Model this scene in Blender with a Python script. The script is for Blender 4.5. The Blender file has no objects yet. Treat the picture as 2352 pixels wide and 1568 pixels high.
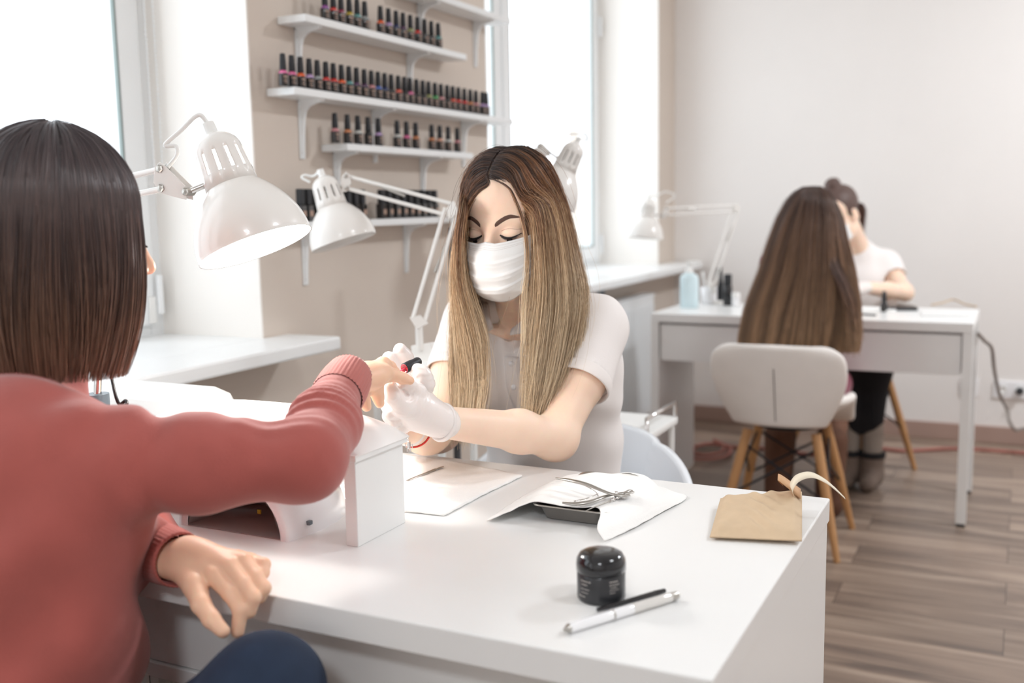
import bpy, math, random
import numpy as np
from mathutils import Vector, Matrix, Euler
random.seed(7); rng = np.random.default_rng(7)
sc = bpy.context.scene
COL = sc.collection

# ---------------------------------------------------------------- camera
F_PX, IW, IH = 2350.0, 2352, 1568
CAM_R = Matrix(((0.8955752, -0.0428243, 0.44284437),
                (0.44455236, 0.12604456, -0.88684044),
                (-0.0178398, 0.99109982, 0.13192002)))
CAM_C = Vector((0, 0, 1.195))
cd = bpy.data.cameras.new('camera'); cam = bpy.data.objects.new('camera', cd); COL.objects.link(cam)
cd.sensor_width = 36; cd.lens = F_PX * 36 / IW; cd.clip_start = 0.05; cd.clip_end = 100
cam.matrix_world = Matrix.Translation(CAM_C) @ CAM_R.to_4x4()
cd.dof.use_dof = True; cd.dof.focus_distance = 1.56; cd.dof.aperture_fstop = 3.0
sc.camera = cam

# ---------------------------------------------------------------- world, daylight, exposure
w = bpy.data.worlds.new('overcast_daylight'); sc.world = w; w.use_nodes = True
wn = w.node_tree; wn.nodes.clear()
bg = wn.nodes.new('ShaderNodeBackground'); wo = wn.nodes.new('ShaderNodeOutputWorld')
bg.inputs[0].default_value = (0.88, 0.945, 1.0, 1); bg.inputs[1].default_value = 3.7
wn.links.new(bg.outputs[0], wo.inputs[0])
sc.view_settings.view_transform = 'Standard'; sc.view_settings.look = 'None'
sc.view_settings.exposure = -0.30; sc.view_settings.gamma = 1; sc.view_settings.use_curve_mapping = False
sc.cycles.use_denoising = True
sc.cycles.max_bounces = 10; sc.cycles.diffuse_bounces = 6; sc.cycles.transparent_max_bounces = 12
sc.cycles.sample_clamp_indirect = 12
sc.cycles.caustics_reflective = False; sc.cycles.caustics_refractive = False

XW = -1.707          # plane of the window wall
YB = 5.43            # plane of the back wall
CEIL = 2.95
def light(name, typ, loc, energy, color=(1, 1, 1), **kw):
    l = bpy.data.lights.new(name, typ); l.energy = energy; l.color = color
    for k, v in kw.items(): setattr(l, k, v)
    o = bpy.data.objects.new(name, l); COL.objects.link(o); o.location = loc
    return o
# portals only guide the sampling of the daylight through the three windows
for (y0, y1) in ((-0.5, 2.0), (3.27, 5.13), (-2.7, -1.1)):
    p = light('window_portal', 'AREA', (XW - 0.42, (y0 + y1) / 2, 1.8), 1, shape='RECTANGLE', size=1.8, size_y=y1 - y0)
    p.rotation_euler = (0, -math.pi / 2, 0); p.data.cycles.is_portal = True
# unseen fill lights added on the ceiling (their housings are built with the room)
FILL_LAMPS = ((1.3, 1.2), (1.3, 4.0), (.3, -1.7))
for (lx, ly) in FILL_LAMPS:
    l = light('added_fill_light', 'AREA', (lx, ly, CEIL - .075), 84 if ly > 3 else (24 if ly > 0 else 48), (.90, .95, 1), shape='DISK', size=.55)

# ---------------------------------------------------------------- helpers
def V(*a): return Vector(a if len(a) > 1 else a[0])
def at(x, y, dep):
    d = Vector(((x - IW / 2), -(y - IH / 2), -F_PX)) * (dep / F_PX)
    return CAM_C + CAM_R @ d
def onz(x, y, z):
    r = CAM_R @ Vector(((x - IW / 2), -(y - IH / 2), -F_PX)); return CAM_C + r * ((z - CAM_C.z) / r.z)
def onx(x, y, X):
    r = CAM_R @ Vector(((x - IW / 2), -(y - IH / 2), -F_PX)); return CAM_C + r * (X / r.x)
def ony(x, y, Y):
    r = CAM_R @ Vector(((x - IW / 2), -(y - IH / 2), -F_PX)); return CAM_C + r * (Y / r.y)

def raw_mesh(name, v, f, smooth=True):
    v = np.asarray(v, dtype=np.float32); me = bpy.data.meshes.new(name)
    if isinstance(f, np.ndarray):
        n = f.shape[1]; m = len(f)
        me.vertices.add(len(v)); me.vertices.foreach_set('co', v.ravel())
        me.loops.add(n * m); me.loops.foreach_set('vertex_index', f.ravel().astype(np.int32))
        me.polygons.add(m); me.polygons.foreach_set('loop_start', np.arange(0, n * m, n, dtype=np.int32))
        me.polygons.foreach_set('loop_total', np.full(m, n, dtype=np.int32))
        me.update(calc_edges=True)
    else:
        me.from_pydata(v.tolist(), [], f); me.update()
    me.polygons.foreach_set('use_smooth', np.full(len(me.polygons), smooth, dtype=bool))
    return me

class B:
    """collects shapes into one mesh"""
    def __init__(s): s.v = []; s.f = []; s.sm = []
    def add(s, v, f, smooth=False):
        o = len(s.v); s.v += [tuple(p) for p in v]
        s.f += [tuple(i + o for i in q) for q in f]; s.sm += [smooth] * len(f); return s
    def box(s, c, d, rot=None):
        h = [x / 2 for x in d]; vs = [Vector((x * h[0], y * h[1], z * h[2])) for x in (-1, 1) for y in (-1, 1) for z in (-1, 1)]
        if rot is not None:
            R = rot if isinstance(rot, Matrix) else Euler(rot).to_matrix(); vs = [R @ p for p in vs]
        vs = [p + Vector(c) for p in vs]
        return s.add(vs, [(0, 1, 3, 2), (4, 6, 7, 5), (0, 4, 5, 1), (2, 3, 7, 6), (0, 2, 6, 4), (1, 5, 7, 3)])
    def box2(s, a, b): return s.box([(x + y) / 2 for x, y in zip(a, b)], [abs(y - x) for x, y in zip(a, b)])
    def tube(s, pts, r, n=12, cap=True, flat=1.0):
        pts = [Vector(p) for p in pts]; rs = r if hasattr(r, '__len__') else [r] * len(pts)
        prev = None; rings = []
        for i, p in enumerate(pts):
            t = (pts[min(i + 1, len(pts) - 1)] - pts[max(i - 1, 0)]).normalized()
            if prev is None:
                u = t.cross(Vector((0, 0, 1)) if abs(t.z) < .95 else Vector((1, 0, 0))).normalized()
            else: u = (prev - t * prev.dot(t)).normalized()
            prev = u; w_ = t.cross(u)
            rings.append([p + (u * math.cos(2 * math.pi * k / n) + w_ * math.sin(2 * math.pi * k / n) * flat) * rs[i] for k in range(n)])
        vs = [q for ring in rings for q in ring]; f = []
        for i in range(len(pts) - 1):
            for k in range(n):
                f.append((i * n + k, i * n + (k + 1) % n, (i + 1) * n + (k + 1) % n, (i + 1) * n + k))
        s.add(vs, f, True)
        if cap:
            s.add(rings[0], [tuple(range(n - 1, -1, -1))]); s.add(rings[-1], [tuple(range(n))])
        return s
    def lathe(s, prof, o=(0, 0, 0), ax=(0, 0, 1), n=32, smooth=True, caps=False):
        """prof: (radius, height) pairs along ax"""
        ax = Vector(ax).normalized(); u = ax.orthogonal().normalized(); w_ = ax.cross(u); o = Vector(o)
        vs = [o + ax * h + (u * math.cos(2 * math.pi * k / n) + w_ * math.sin(2 * math.pi * k / n)) * r for r, h in prof for k in range(n)]
        f = [(i * n + k, i * n + (k + 1) % n, (i + 1) * n + (k + 1) % n, (i + 1) * n + k) for i in range(len(prof) - 1) for k in range(n)]
        if caps: f += [tuple(range(n - 1, -1, -1)), tuple((len(prof) - 1) * n + k for k in range(n))]
        return s.add(vs, f, smooth)
    def prism(s, pts, n_vec):
        """closed outline (3D points) extruded by n_vec"""
        k = len(pts); n_vec = Vector(n_vec); a = [Vector(p) for p in pts]
        vs = a + [p + n_vec for p in a]
        f = [tuple(range(k - 1, -1, -1)), tuple(range(k, 2 * k))] + [(i, (i + 1) % k, (i + 1) % k + k, i + k) for i in range(k)]
        return s.add(vs, f)
    def grid(s, P, closed=False, smooth=True):
        """P[i][j] points"""
        a, b = len(P), len(P[0]); vs = [q for row in P for q in row]
        f = [(i * b + j, i * b + j + 1, (i + 1) * b + j + 1, (i + 1) * b + j) for i in range(a - 1) for j in range(b - 1)]
        if closed: f += [(i * b + b - 1, i * b, (i + 1) * b, (i + 1) * b + b - 1) for i in range(a - 1)]
        return s.add(vs, f, smooth)
    def build(s, name, mat, parent=None, bevel=0, seg=2, solid=0, sub=0, world=True):
        me = bpy.data.meshes.new(name)
        vs = [Vector(p) for p in s.v]
        if parent is not None and world:
            inv = WM(parent).inverted(); vs = [inv @ p for p in vs]
        me.from_pydata([tuple(p) for p in vs], [], s.f); me.update()
        me.polygons.foreach_set('use_smooth', s.sm)
        if mat: me.materials.append(mat)
        o = bpy.data.objects.new(name, me); COL.objects.link(o)
        if parent is not None: o.parent = parent
        fix_normals(me)
        if solid:
            m = o.modifiers.new('thickness', 'SOLIDIFY'); m.thickness = solid; m.offset = 0
        if sub:
            m = o.modifiers.new('smooth', 'SUBSURF'); m.levels = sub; m.render_levels = sub
        if bevel:
            m = o.modifiers.new('bevel', 'BEVEL'); m.width = bevel; m.segments = seg; m.limit_method = 'ANGLE'; m.angle_limit = math.radians(50)
            m.harden_normals = False
        return o
import bmesh
def fix_normals(me):
    bm = bmesh.new(); bm.from_mesh(me); bmesh.ops.recalc_face_normals(bm, faces=bm.faces); bm.to_mesh(me); bm.free()
def WM(o):
    m = o.matrix_basis.copy(); p = o.parent
    while p is not None: m = p.matrix_basis @ m; p = p.parent
    return m
def thing(name, label, cat, loc=(0, 0, 0), rz=0, group=None):
    o = bpy.data.objects.new(name, None); COL.objects.link(o); o.empty_display_size = .05
    o.location = loc; o.rotation_euler = (0, 0, rz); o['label'] = label; o['category'] = cat
    if group: o['group'] = group
    return o
def tag(o, label, cat, group=None, kind=None):
    if label: o['label'] = label
    if cat: o['category'] = cat
    if group: o['group'] = group
    if kind: o['kind'] = kind
    return o
def struct(o): o['kind'] = 'structure'; return o
def origin_to(o, loc):
    loc = Vector(loc); o.data.transform(Matrix.Translation(-loc)); o.location = loc; return o
def copy_tree(o, parent=None):
    c = o.copy(); COL.objects.link(c); c.parent = parent
    for ch in [x for x in bpy.data.objects if x.parent == o]: copy_tree(ch, c)
    return c
def smooth_path(pts, n=24, closed=False):
    """Catmull-Rom through pts"""
    P = np.array([tuple(p) for p in pts], float); k = len(P)
    A = np.vstack([2 * P[0] - P[1], P, 2 * P[-1] - P[-2]]); out = []
    for t in np.linspace(0, k - 1, n):
        i = min(int(t), k - 2); u = t - i; a, b, c, d = A[i], A[i + 1], A[i + 2], A[i + 3]
        out.append(.5 * ((2 * b) + (-a + c) * u + (2 * a - 5 * b + 4 * c - d) * u * u + (-a + 3 * b - 3 * c + d) * u ** 3))
    return np.array(out)

# ---------------------------------------------------------------- materials
def mat(name, col, rough=.5, metal=0, spec=.5, coat=0, sss=0, sheen=0, emit=None, es=1, var=0, vscale=8, bump=0, bscale=40, trans=0, ior=1.45, alpha=1, bdist=.002, stretch=None, sssr=(1, .35, .2)):
    m = bpy.data.materials.new(name); m.use_nodes = True; nt = m.node_tree; b = nt.nodes['Principled BSDF']
    b.inputs['Base Color'].default_value = (*col, 1); b.inputs['Roughness'].default_value = rough
    b.inputs['Metallic'].default_value = metal; b.inputs['Specular IOR Level'].default_value = spec
    b.inputs['Coat Weight'].default_value = coat; b.inputs['IOR'].default_value = ior
    b.inputs['Transmission Weight'].default_value = trans; b.inputs['Alpha'].default_value = alpha
    b.inputs['Sheen Weight'].default_value = sheen
    if sss:
        b.inputs['Subsurface Weight'].default_value = sss; b.inputs['Subsurface Radius'].default_value = sssr
        b.inputs['Subsurface Scale'].default_value = .008
    if emit: b.inputs['Emission Color'].default_value = (*emit, 1); b.inputs['Emission Strength'].default_value = es
    tc = None
    def coords():
        t = nt.nodes.new('ShaderNodeTexCoord'); mp = nt.nodes.new('ShaderNodeMapping'); nt.links.new(t.outputs['Object'], mp.inputs[0])
        if stretch: mp.inputs['Scale'].default_value = stretch
        return mp.outputs[0]
    if var or bump: tc = coords()
    if var:
        n = nt.nodes.new('ShaderNodeTexNoise'); n.inputs['Scale'].default_value = vscale; n.inputs['Detail'].default_value = 4; nt.links.new(tc, n.inputs[0])
        r = nt.nodes.new('ShaderNodeValToRGB'); nt.links.new(n.outputs[0], r.inputs[0])
        r.color_ramp.elements[0].position = .3; r.color_ramp.elements[1].position = .7
        r.color_ramp.elements[0].color = (*[c * (1 - var) for c in col], 1); r.color_ramp.elements[1].color = (*[min(1, c * (1 + var)) for c in col], 1)
        nt.links.new(r.outputs[0], b.inputs['Base Color'])
    if bump:
        n = nt.nodes.new('ShaderNodeTexNoise'); n.inputs['Scale'].default_value = bscale; n.inputs['Detail'].default_value = 5; nt.links.new(tc, n.inputs[0])
        bp = nt.nodes.new('ShaderNodeBump'); bp.inputs['Strength'].default_value = bump; bp.inputs['Distance'].default_value = bdist
        nt.links.new(n.outputs[0], bp.inputs['Height']); nt.links.new(bp.outputs[0], b.inputs['Normal'])
    return m
def s2l(h):
    c = [int(h[i:i + 2], 16) / 255 for i in (0, 2, 4)]
    return tuple(x / 12.92 if x <= .04045 else ((x + .055) / 1.055) ** 2.4 for x in c)

M = {}
M['wall_beige'] = mat('beige_wall_paint', s2l('d3c7bc'), .85, bump=.08, bscale=120, var=.015, vscale=3)
M['wall_cream'] = mat('cream_wall_paint', s2l('ece8e5'), .85, bump=.08, bscale=120, var=.01, vscale=3)
M['reveal'] = mat('white_reveal_paint', s2l('f3efea'), .8, bump=.05, bscale=90)
M['ceil'] = mat('ceiling_paint', s2l('f5f3f0'), .9)
M['pvc'] = mat('white_window_plastic', s2l('eceeef'), .3)
M['sill'] = mat('white_sill_laminate', s2l('eceded'), .3, var=.01, vscale=10)
M['gasket'] = mat('grey_rubber_seal', s2l('8d9a98'), .6)
M['desk'] = mat('white_desk_laminate', s2l('ebebea'), .28, var=.008, vscale=6)
M['desk_in'] = mat('grey_under_desk_panel', s2l('c3bfbd'), .45)
M['gloss'] = mat('white_gloss_plastic', s2l('f0f0f2'), .12, coat=.4)
M['lampw'] = mat('white_lamp_enamel', s2l('ebe8e4'), .25, coat=.3)
M['white_pl'] = mat('white_matt_plastic', s2l('eeeeec'), .4)
M['leather'] = mat('white_leatherette', s2l('f2f0ee'), .35, bump=.1, bscale=300, bdist=.0005)
M['chair_w'] = mat('white_chair_leatherette', s2l('e9e3de'), .4, bump=.12, bscale=200, bdist=.0006, var=.02, vscale=12)
M['chair_p'] = mat('white_chair_plastic', s2l('eef2f7'), .2)
M['seam'] = mat('dark_seam_thread', s2l('6a625e'), .8)
M['wood'] = mat('beech_wood', s2l('b98a5c'), .45, var=.12, vscale=20, stretch=(1, 1, .15))
M['blackmetal'] = mat('black_steel_rod', s2l('2a2b30'), .4, metal=.6)
M['chrome'] = mat('chrome_metal', (.75, .73, .72), .12, metal=1)
M['steel'] = mat('brushed_steel', (.48, .46, .43), .3, metal=1, bump=.15, bscale=200, bdist=.0003)
M['black'] = mat('black_gloss_plastic', s2l('17181c'), .15, coat=.5)
M['blackm'] = mat('black_matt_plastic', s2l('202226'), .45)
M['grey_pl'] = mat('grey_plastic', s2l('6d7880'), .45)
M['cord'] = mat('dark_cable_rubber', s2l('2b2526'), .4)
M['cordg'] = mat('grey_cable_rubber', s2l('8a827c'), .5)
M['cordr'] = mat('pink_cable_rubber', s2l('a4645a'), .5)
M['paper'] = mat('embossed_paper_towel', s2l('f6f5f3'), .9, bump=.6, bscale=260, bdist=.0012)
M['kraft'] = mat('kraft_paper', s2l('cbb395'), .75, var=.05, vscale=30, bump=.35, bscale=35, bdist=.003)
M['kraft_in'] = mat('kraft_paper_inside', s2l('cda27a'), .75)
M['strip'] = mat('pale_peel_strip', s2l('eadfca'), .6)
M['darkglass'] = mat('dark_lamp_reflector', s2l('98908e'), .3)
M['led'] = mat('yellow_led_chip', s2l('c9c34a'), .3)
M['soap'] = mat('pale_blue_soap', s2l('d6eaf0'), .15, coat=.3)
M['print'] = mat('silver_label_print', s2l('b9b3ae'), .4)
M['printd'] = mat('dark_label_print', s2l('35363a'), .5)

# ---------------------------------------------------------------- materials for floor
def floor_mat():
    m = bpy.data.materials.new('greybrown_laminate_planks'); m.use_nodes = True; nt = m.node_tree; b = nt.nodes['Principled BSDF']
    N = nt.nodes.new; L = nt.links.new
    t = N('ShaderNodeTexCoord'); br = N('ShaderNodeTexBrick'); L(t.outputs['Object'], br.inputs[0])
    br.inputs['Scale'].default_value = 1; br.inputs['Brick Width'].default_value = 1.25; br.inputs['Row Height'].default_value = .19
    br.inputs['Mortar Size'].default_value = .0015; br.offset = .37
    br.inputs['Color1'].default_value = (0, 0, 0, 1); br.inputs['Color2'].default_value = (1, 1, 1, 1); br.inputs['Mortar'].default_value = (.5, .5, .5, 1)
    mp = N('ShaderNodeMapping'); mp.inputs['Scale'].default_value = (.9, 9, 1); L(t.outputs['Object'], mp.inputs[0])
    ad = N('ShaderNodeVectorMath'); ad.operation = 'ADD'; L(mp.outputs[0], ad.inputs[0]); sc2 = N('ShaderNodeVectorMath'); sc2.operation = 'SCALE'; sc2.inputs['Scale'].default_value = 13
    L(br.outputs['Color'], sc2.inputs[0]); L(sc2.outputs[0], ad.inputs[1])
    n1 = N('ShaderNodeTexNoise'); n1.inputs['Scale'].default_value = 1.6; n1.inputs['Detail'].default_value = 7; n1.inputs['Distortion'].default_value = .6; L(ad.outputs[0], n1.inputs[0])
    r = N('ShaderNodeValToRGB'); L(n1.outputs[0], r.inputs[0]); e = r.color_ramp.elements
    e[0].position = .3; e[0].color = (*s2l('6f5f56'), 1); e[1].position = .68; e[1].color = (*s2l('b49f8e'), 1)
    x = e.new(.5); x.color = (*s2l('978273'), 1)
    mx = N('ShaderNodeMix'); mx.data_type = 'RGBA'; mx.blend_type = 'MULTIPLY'; mx.inputs[0].default_value = .3
    L(r.outputs[0], mx.inputs[6]); L(br.outputs['Color'], mx.inputs[7])
    mx2 = N('ShaderNodeMix'); mx2.data_type = 'RGBA'; L(br.outputs['Fac'], mx2.inputs[0]); L(mx.outputs[2], mx2.inputs[6]); mx2.inputs[7].default_value = (*s2l('4d423c'), 1)
    L(mx2.outputs[2], b.inputs['Base Color']); b.inputs['Roughness'].default_value = .38
    return m
def glass_mat():
    m = bpy.data.materials.new('window_glass'); m.use_nodes = True; nt = m.node_tree; nt.nodes.clear()
    N = nt.nodes.new; L = nt.links.new
    o = N('ShaderNodeOutputMaterial'); tr = N('ShaderNodeBsdfTransparent'); g = N('ShaderNodeBsdfGlossy'); g.inputs['Roughness'].default_value = .02
    mi = N('ShaderNodeMixShader'); mi.inputs[0].default_value = .03
    L(tr.outputs[0], mi.inputs[1]); L(g.outputs[0], mi.inputs[2]); L(mi.outputs[0], o.inputs[0])
    return m
M['floor'] = floor_mat(); M['glass'] = glass_mat()
M['base'] = mat('brown_skirting', s2l('a98f84'), .45, var=.06, vscale=10, stretch=(.2, 1, 1))

# ---------------------------------------------------------------- room shell
XR, YF = 3.1, -3.0
D_W = .33            # depth of the window reveals
def S(name, bl, m, **k): return struct(bl.build(name, m, **k))
S('floor', B().box2((XW - .02, YF, -.1), (XR, YB, 0)), M['floor'])
S('ceiling', B().box2((XW - .5, YF - .1, CEIL), (XR + .1, YB + .1, CEIL + .1)), M['ceil'])
S('wall_back', B().box2((XW - .5, YB, -.1), (XR + .1, YB + .12, CEIL)), M['wall_cream'])
S('wall_right', B().box2((XR, YF, -.1), (XR + .12, YB, CEIL)), M['wall_cream'])
S('wall_front', B().box2((XW - .5, YF - .12, -.1), (XR + .1, YF, CEIL)), M['wall_cream'])
WIN = [(-0.55, 2.014, .862), (3.25, 5.15, .862), (-2.75, -1.05, .862)]  # third window added and first one widened, both out of view, for extra daylight
ZT = 2.72
wl = B(); x0, x1 = XW - .5, XW
edges = [YF, -2.75, -.55, .12, 2.014, 3.25, 5.15, YB]
for a, b in ((YF, -2.75), (-1.05, -.55), (2.014, 3.25), (5.15, YB)): wl.box2((x0, a, -.1), (x1, b, CEIL))
for a, b, zs in WIN: wl.box2((x0, a, -.1), (x1, b, zs - .02)); wl.box2((x0, a, ZT), (x1, b, CEIL))
S('wall_left', wl, M['wall_beige'])
# white plastered lining of the window reveals
lin = B()
for a, b, zs in WIN:
    lin.box2((x0 + .05, a, zs), (x1 + .001, a + .006, ZT)); lin.box2((x0 + .05, b - .006, zs), (x1 + .001, b, ZT)); lin.box2((x0 + .05, a, ZT - .006), (x1 + .001, b, ZT))
S('trim_1', lin, M['reveal'])
bb = B(); bb.box2((XW, YB - .016, 0), (XR, YB, .085)); S('baseboard_back', bb, M['base'], bevel=.004)
bb = B(); bb.box2((XW, YF, 0), (XW + .016, YB, .085)); S('baseboard_left', bb, M['base'], bevel=.004)

def window(i, a, b, zs, mull):
    xf = XW - D_W            # inner face of the frame
    root = B()
    fw = .05
    for (p, q) in (((xf - .06, a, zs), (xf, a + fw, ZT)), ((xf - .06, b - fw, zs), (xf, b, ZT)), ((xf - .06, a + fw, ZT - fw), (xf, b - fw, ZT)), ((xf - .06, a + fw, zs), (xf, b - fw, zs + fw))):
        root.box2(p, q)
    fr = struct(root.build('window_%d' % i, M['pvc'], bevel=.004))
    cuts = [a + fw - .01] + mull + [b - fw + .01]
    for k in range(len(cuts) - 1):
        p, q = cuts[k] + .006, cuts[k + 1] - .006; s_ = .07; z0, z1 = zs + fw - .01, ZT - fw + .01
        sb = B(); xs0, xs1 = xf - .045, xf + .018
        sb.box2((xs0, p, z0), (xs1, p + s_, z1)); sb.box2((xs0, q - s_, z0), (xs1, q, z1)); sb.box2((xs0, p + s_, z0), (xs1, q - s_, z0 + s_)); sb.box2((xs0, p + s_, z1 - s_), (xs1, q - s_, z1))
        so = sb.build('sash', M['pvc'], fr, bevel=.006)
        g = B(); g.box2((xf - .022, p + s_ - .01, z0 + s_ - .01), (xf - .018, q - s_ + .01, z1 - s_ + .01)); g.build('pane', M['glass'], so)
        k_ = B()
        for (y_, z_, yy, zz) in ((p + s_, z0 + s_, .006, z1 - z0 - 2 * s_), (q - s_ - .006, z0 + s_, .006, z1 - z0 - 2 * s_), (p + s_, z0 + s_, q - p - 2 * s_, .006), (p + s_, z1 - s_ - .006, q - p - 2 * s_, .006)):
            k_.box2((xs1 - .012, y_, z_), (xs1 - .002, y_ + yy, z_ + zz))
        k_.build('seal', M['gasket'], so)
        if k == len(cuts) - 2:
            h = B()
            for zc in (z0 + .08, z0 + 1.2): h.tube([(xs1 + .012, q + .004, zc - .05), (xs1 + .012, q + .004, zc + .05)], .009)
            h.build('hinge', M['pvc'], so)
            c_ = B(); c_.box2((xs1, q - .028, z0 + .005), (xs1 + .006, q - .004, z0 + .075)); c_.build('hinge_cover', M['white_pl'], so, bevel=.002)
        # sill sits inside the reveal and runs a little past it in front of the wall
    sl = B(); zt = zs + .012
    yend = b + .095 if b < 5 else YB - .02
    sl.box2((xf - .01, a + .001, zs - .022), (XW, b - .001, zt)); sl.box2((XW - .001, a - .09, zs - .022), (XW + .17, yend, zt))
    sl.build('window_sill', M['sill'], fr, bevel=.006)
    return fr
w1 = window(1, *WIN[0], [.35, 1.07]); w2 = window(2, *WIN[1], [4.0]); w3 = window(3, *WIN[2], [-1.9])

def blind_chain(y, ztop, zbot, x, label):
    b_ = B()
    n = int((ztop - zbot) / .012)
    for s_ in (0, .028):
        b_.tube([(x, y + s_, ztop), (x, y + s_, zbot)], .0012, n=6)
        for k in range(n): b_.lathe([(0, -.003), (.0026, -.0015), (.0026, .0015), (0, .003)], (x, y + s_, zbot + k * .012), n=6)
    o = b_.build('blind_chain', M['pvc']); origin_to(o, (x, y, zbot)); tag(o, label, 'blind chain')
blind_chain(1.965, 2.7, 1.30, XW - .285, 'white beaded blind chain hanging beside the left window frame')

# ---------------------------------------------------------------- wall shelves
XS = XW + .088       # front edge of the shelves
def shelf(y0, y1, z, brs, label, th=.019):
    t = thing('wall_shelf', label, 'shelf', (XW, (y0 + y1) / 2, z), group='white shelves on the beige wall')
    B().box2((XW + .001, y0, z - th), (XS, y1, z)).build('shelf_board', M['pvc'], t, bevel=.002)
    for y in brs:
        b_ = B(); zt = z - th
        b_.box2((XW + .001, y - .009, zt - .15), (XW + .005, y + .009, zt)); b_.box2((XW + .001, y - .009, zt - .004), (XS - .012, y + .009, zt))
        pts = [(XW + .004 + a_, y - .004, zt - b_) for a_, b_ in ((0, .148), (.005, .148), (.008, .09), (.012, .045), (.018, .027), (.030, .016), (.050, .010), (.070, .006), (.070, .003), (0, .003))]
        b_.prism(pts, (0, .008, 0))
        br = b_.build('bracket', M['pvc'], t)
        for dz in (-.022, -.135): B().lathe([(0, .0035), (.003, .003), (.0045, .001), (.0045, 0)], (XW + .0055, y, zt + dz), (1, 0, 0), n=10).build('screw', M['steel'], br)
    return t
SHELVES = dict(
    s0=(2.66, 3.28, 1.835, (2.81, 3.17), 'white wall shelf at the very top, cut off by the photo edge'),
    s1=(2.125, 2.955, 1.676, (2.20, 2.74), 'second white wall shelf from the top, with polish in two groups'),
    s2=(2.07, 3.285, 1.494, (2.20, 2.54, 3.07), 'longest white wall shelf, crowded with one unbroken row of polish'),
    s3=(2.285, 2.985, 1.366, (2.345, 2.80), 'short white wall shelf with twelve spaced polish bottles'),
    s4=(2.07, 2.99, 1.163, (2.19, 2.69), 'lowest white wall shelf, partly behind the desk lamp heads'))
for k, a_ in SHELVES.items(): shelf(*a_)

for i, (lx, ly) in enumerate(FILL_LAMPS):  # fittings added out of view to brighten surfaces the daylight leaves dark
    t = thing('added_fill_lamp', ('round white fill lamp added on the ceiling above the front of the room', 'round white fill lamp added on the ceiling above the background desk', 'round white fill lamp added on the ceiling at the near end of the room')[i], 'ceiling lamp', (lx, ly, CEIL))
    B().lathe([(0, 0), (.30, 0), (.31, .02), (.31, .05), (.29, .06), (.29, .052), (0, .052)], V(lx, ly, CEIL), (0, 0, -1), n=48).build('housing', M['gloss'], t)
    B().lathe([(.285, .054), (.27, .066), (0, .069)], V(lx, ly, CEIL), (0, 0, -1), n=48).build('diffuser', mat('fill_diffuser', (1, 1, 1), .5, emit=(1, .97, .93), es=4), t)

# ---------------------------------------------------------------- main desk
DT = .75
dx0, dx1, dy0, dy1 = -1.60, -.243, .895, 1.548
desk = thing('manicure_desk', 'white manicure desk in the foreground, where the two women sit face to face', 'desk', (-.95, 1.22, 0))
B().box2((dx0, dy0, DT - .036), (dx1, dy1, DT)).build('desk_top', M['desk'], desk, bevel=.0022)
B().box2((dx1 - .022, dy0 + .004, 0), (dx1 - .003, dy1 - .002, DT - .036)).build('side_panel', M['desk'], desk, bevel=.001)
B().box2((dx0 + .003, dy0 + .004, 0), (dx0 + .022, dy1 - .002, DT - .036)).build('side_panel', M['desk'], desk, bevel=.001)
ap = B().box2((dx0 + .022, dy0 + .055, DT - .15), (dx1 - .022, dy0 + .072, DT - .036)).build('apron', M['desk'], desk, bevel=.001)
B().box2((dx0 + .022, dy0 + .05, DT - .172), (dx1 - .022, dy1 - .05, DT - .152)).build('bottom_board', M['desk'], desk, bevel=.001)
B().box2((-1.10, dy0 + .12, .06), (-1.082, dy1 - .08, DT - .172)).build('drawer_pedestal', M['desk_in'], desk, bevel=.001)
pd = B().box2((dx0 + .022, dy0 + .12, .06), (-1.102, dy0 + .138, DT - .172)).build('pedestal_front', M['desk_in'], desk, bevel=.001)
B().box2((dx0 + .022, dy1 - .1, .2), (dx1 - .022, dy1 - .085, DT - .172)).build('back_panel', M['desk_in'], desk, bevel=.001)

# ---------------------------------------------------------------- desk in the background
bx0, bx1, by0, by1 = -1.342, -.143, 3.955, 4.47
bd = thing('office_desk', 'white desk in the background with a wide drawer and a slim right leg', 'desk', (-.74, 4.2, 0))
B().box2((bx0, by0, .715), (bx1, by1, .75)).build('desk_top', M['desk'], bd, bevel=.002)
B().box2((bx0, by0 + .002, 0), (bx0 + .032, by1, .715)).build('side_panel', M['desk'], bd, bevel=.001)
dr = B().box2((bx0 + .038, by0 + .012, .558), (bx1 - .038, by0 + .03, .705)).build('drawer', M['desk'], bd, bevel=.001)
B().box2((bx0 + .032, by0 + .035, .565), (bx1 - .034, by1 - .02, .712)).build('drawer_box', M['desk_in'], bd)
for y in (by0 + .002, by1 - .036):
    lg = B().box2((bx1 - .034, y, .012), (bx1, y + .034, .715)).build('leg', M['desk'], bd, bevel=.001)
    B().box2((bx1 - .031, y + .003, 0), (bx1 - .003, y + .031, .012)).build('foot', M['blackm'], lg)

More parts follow.
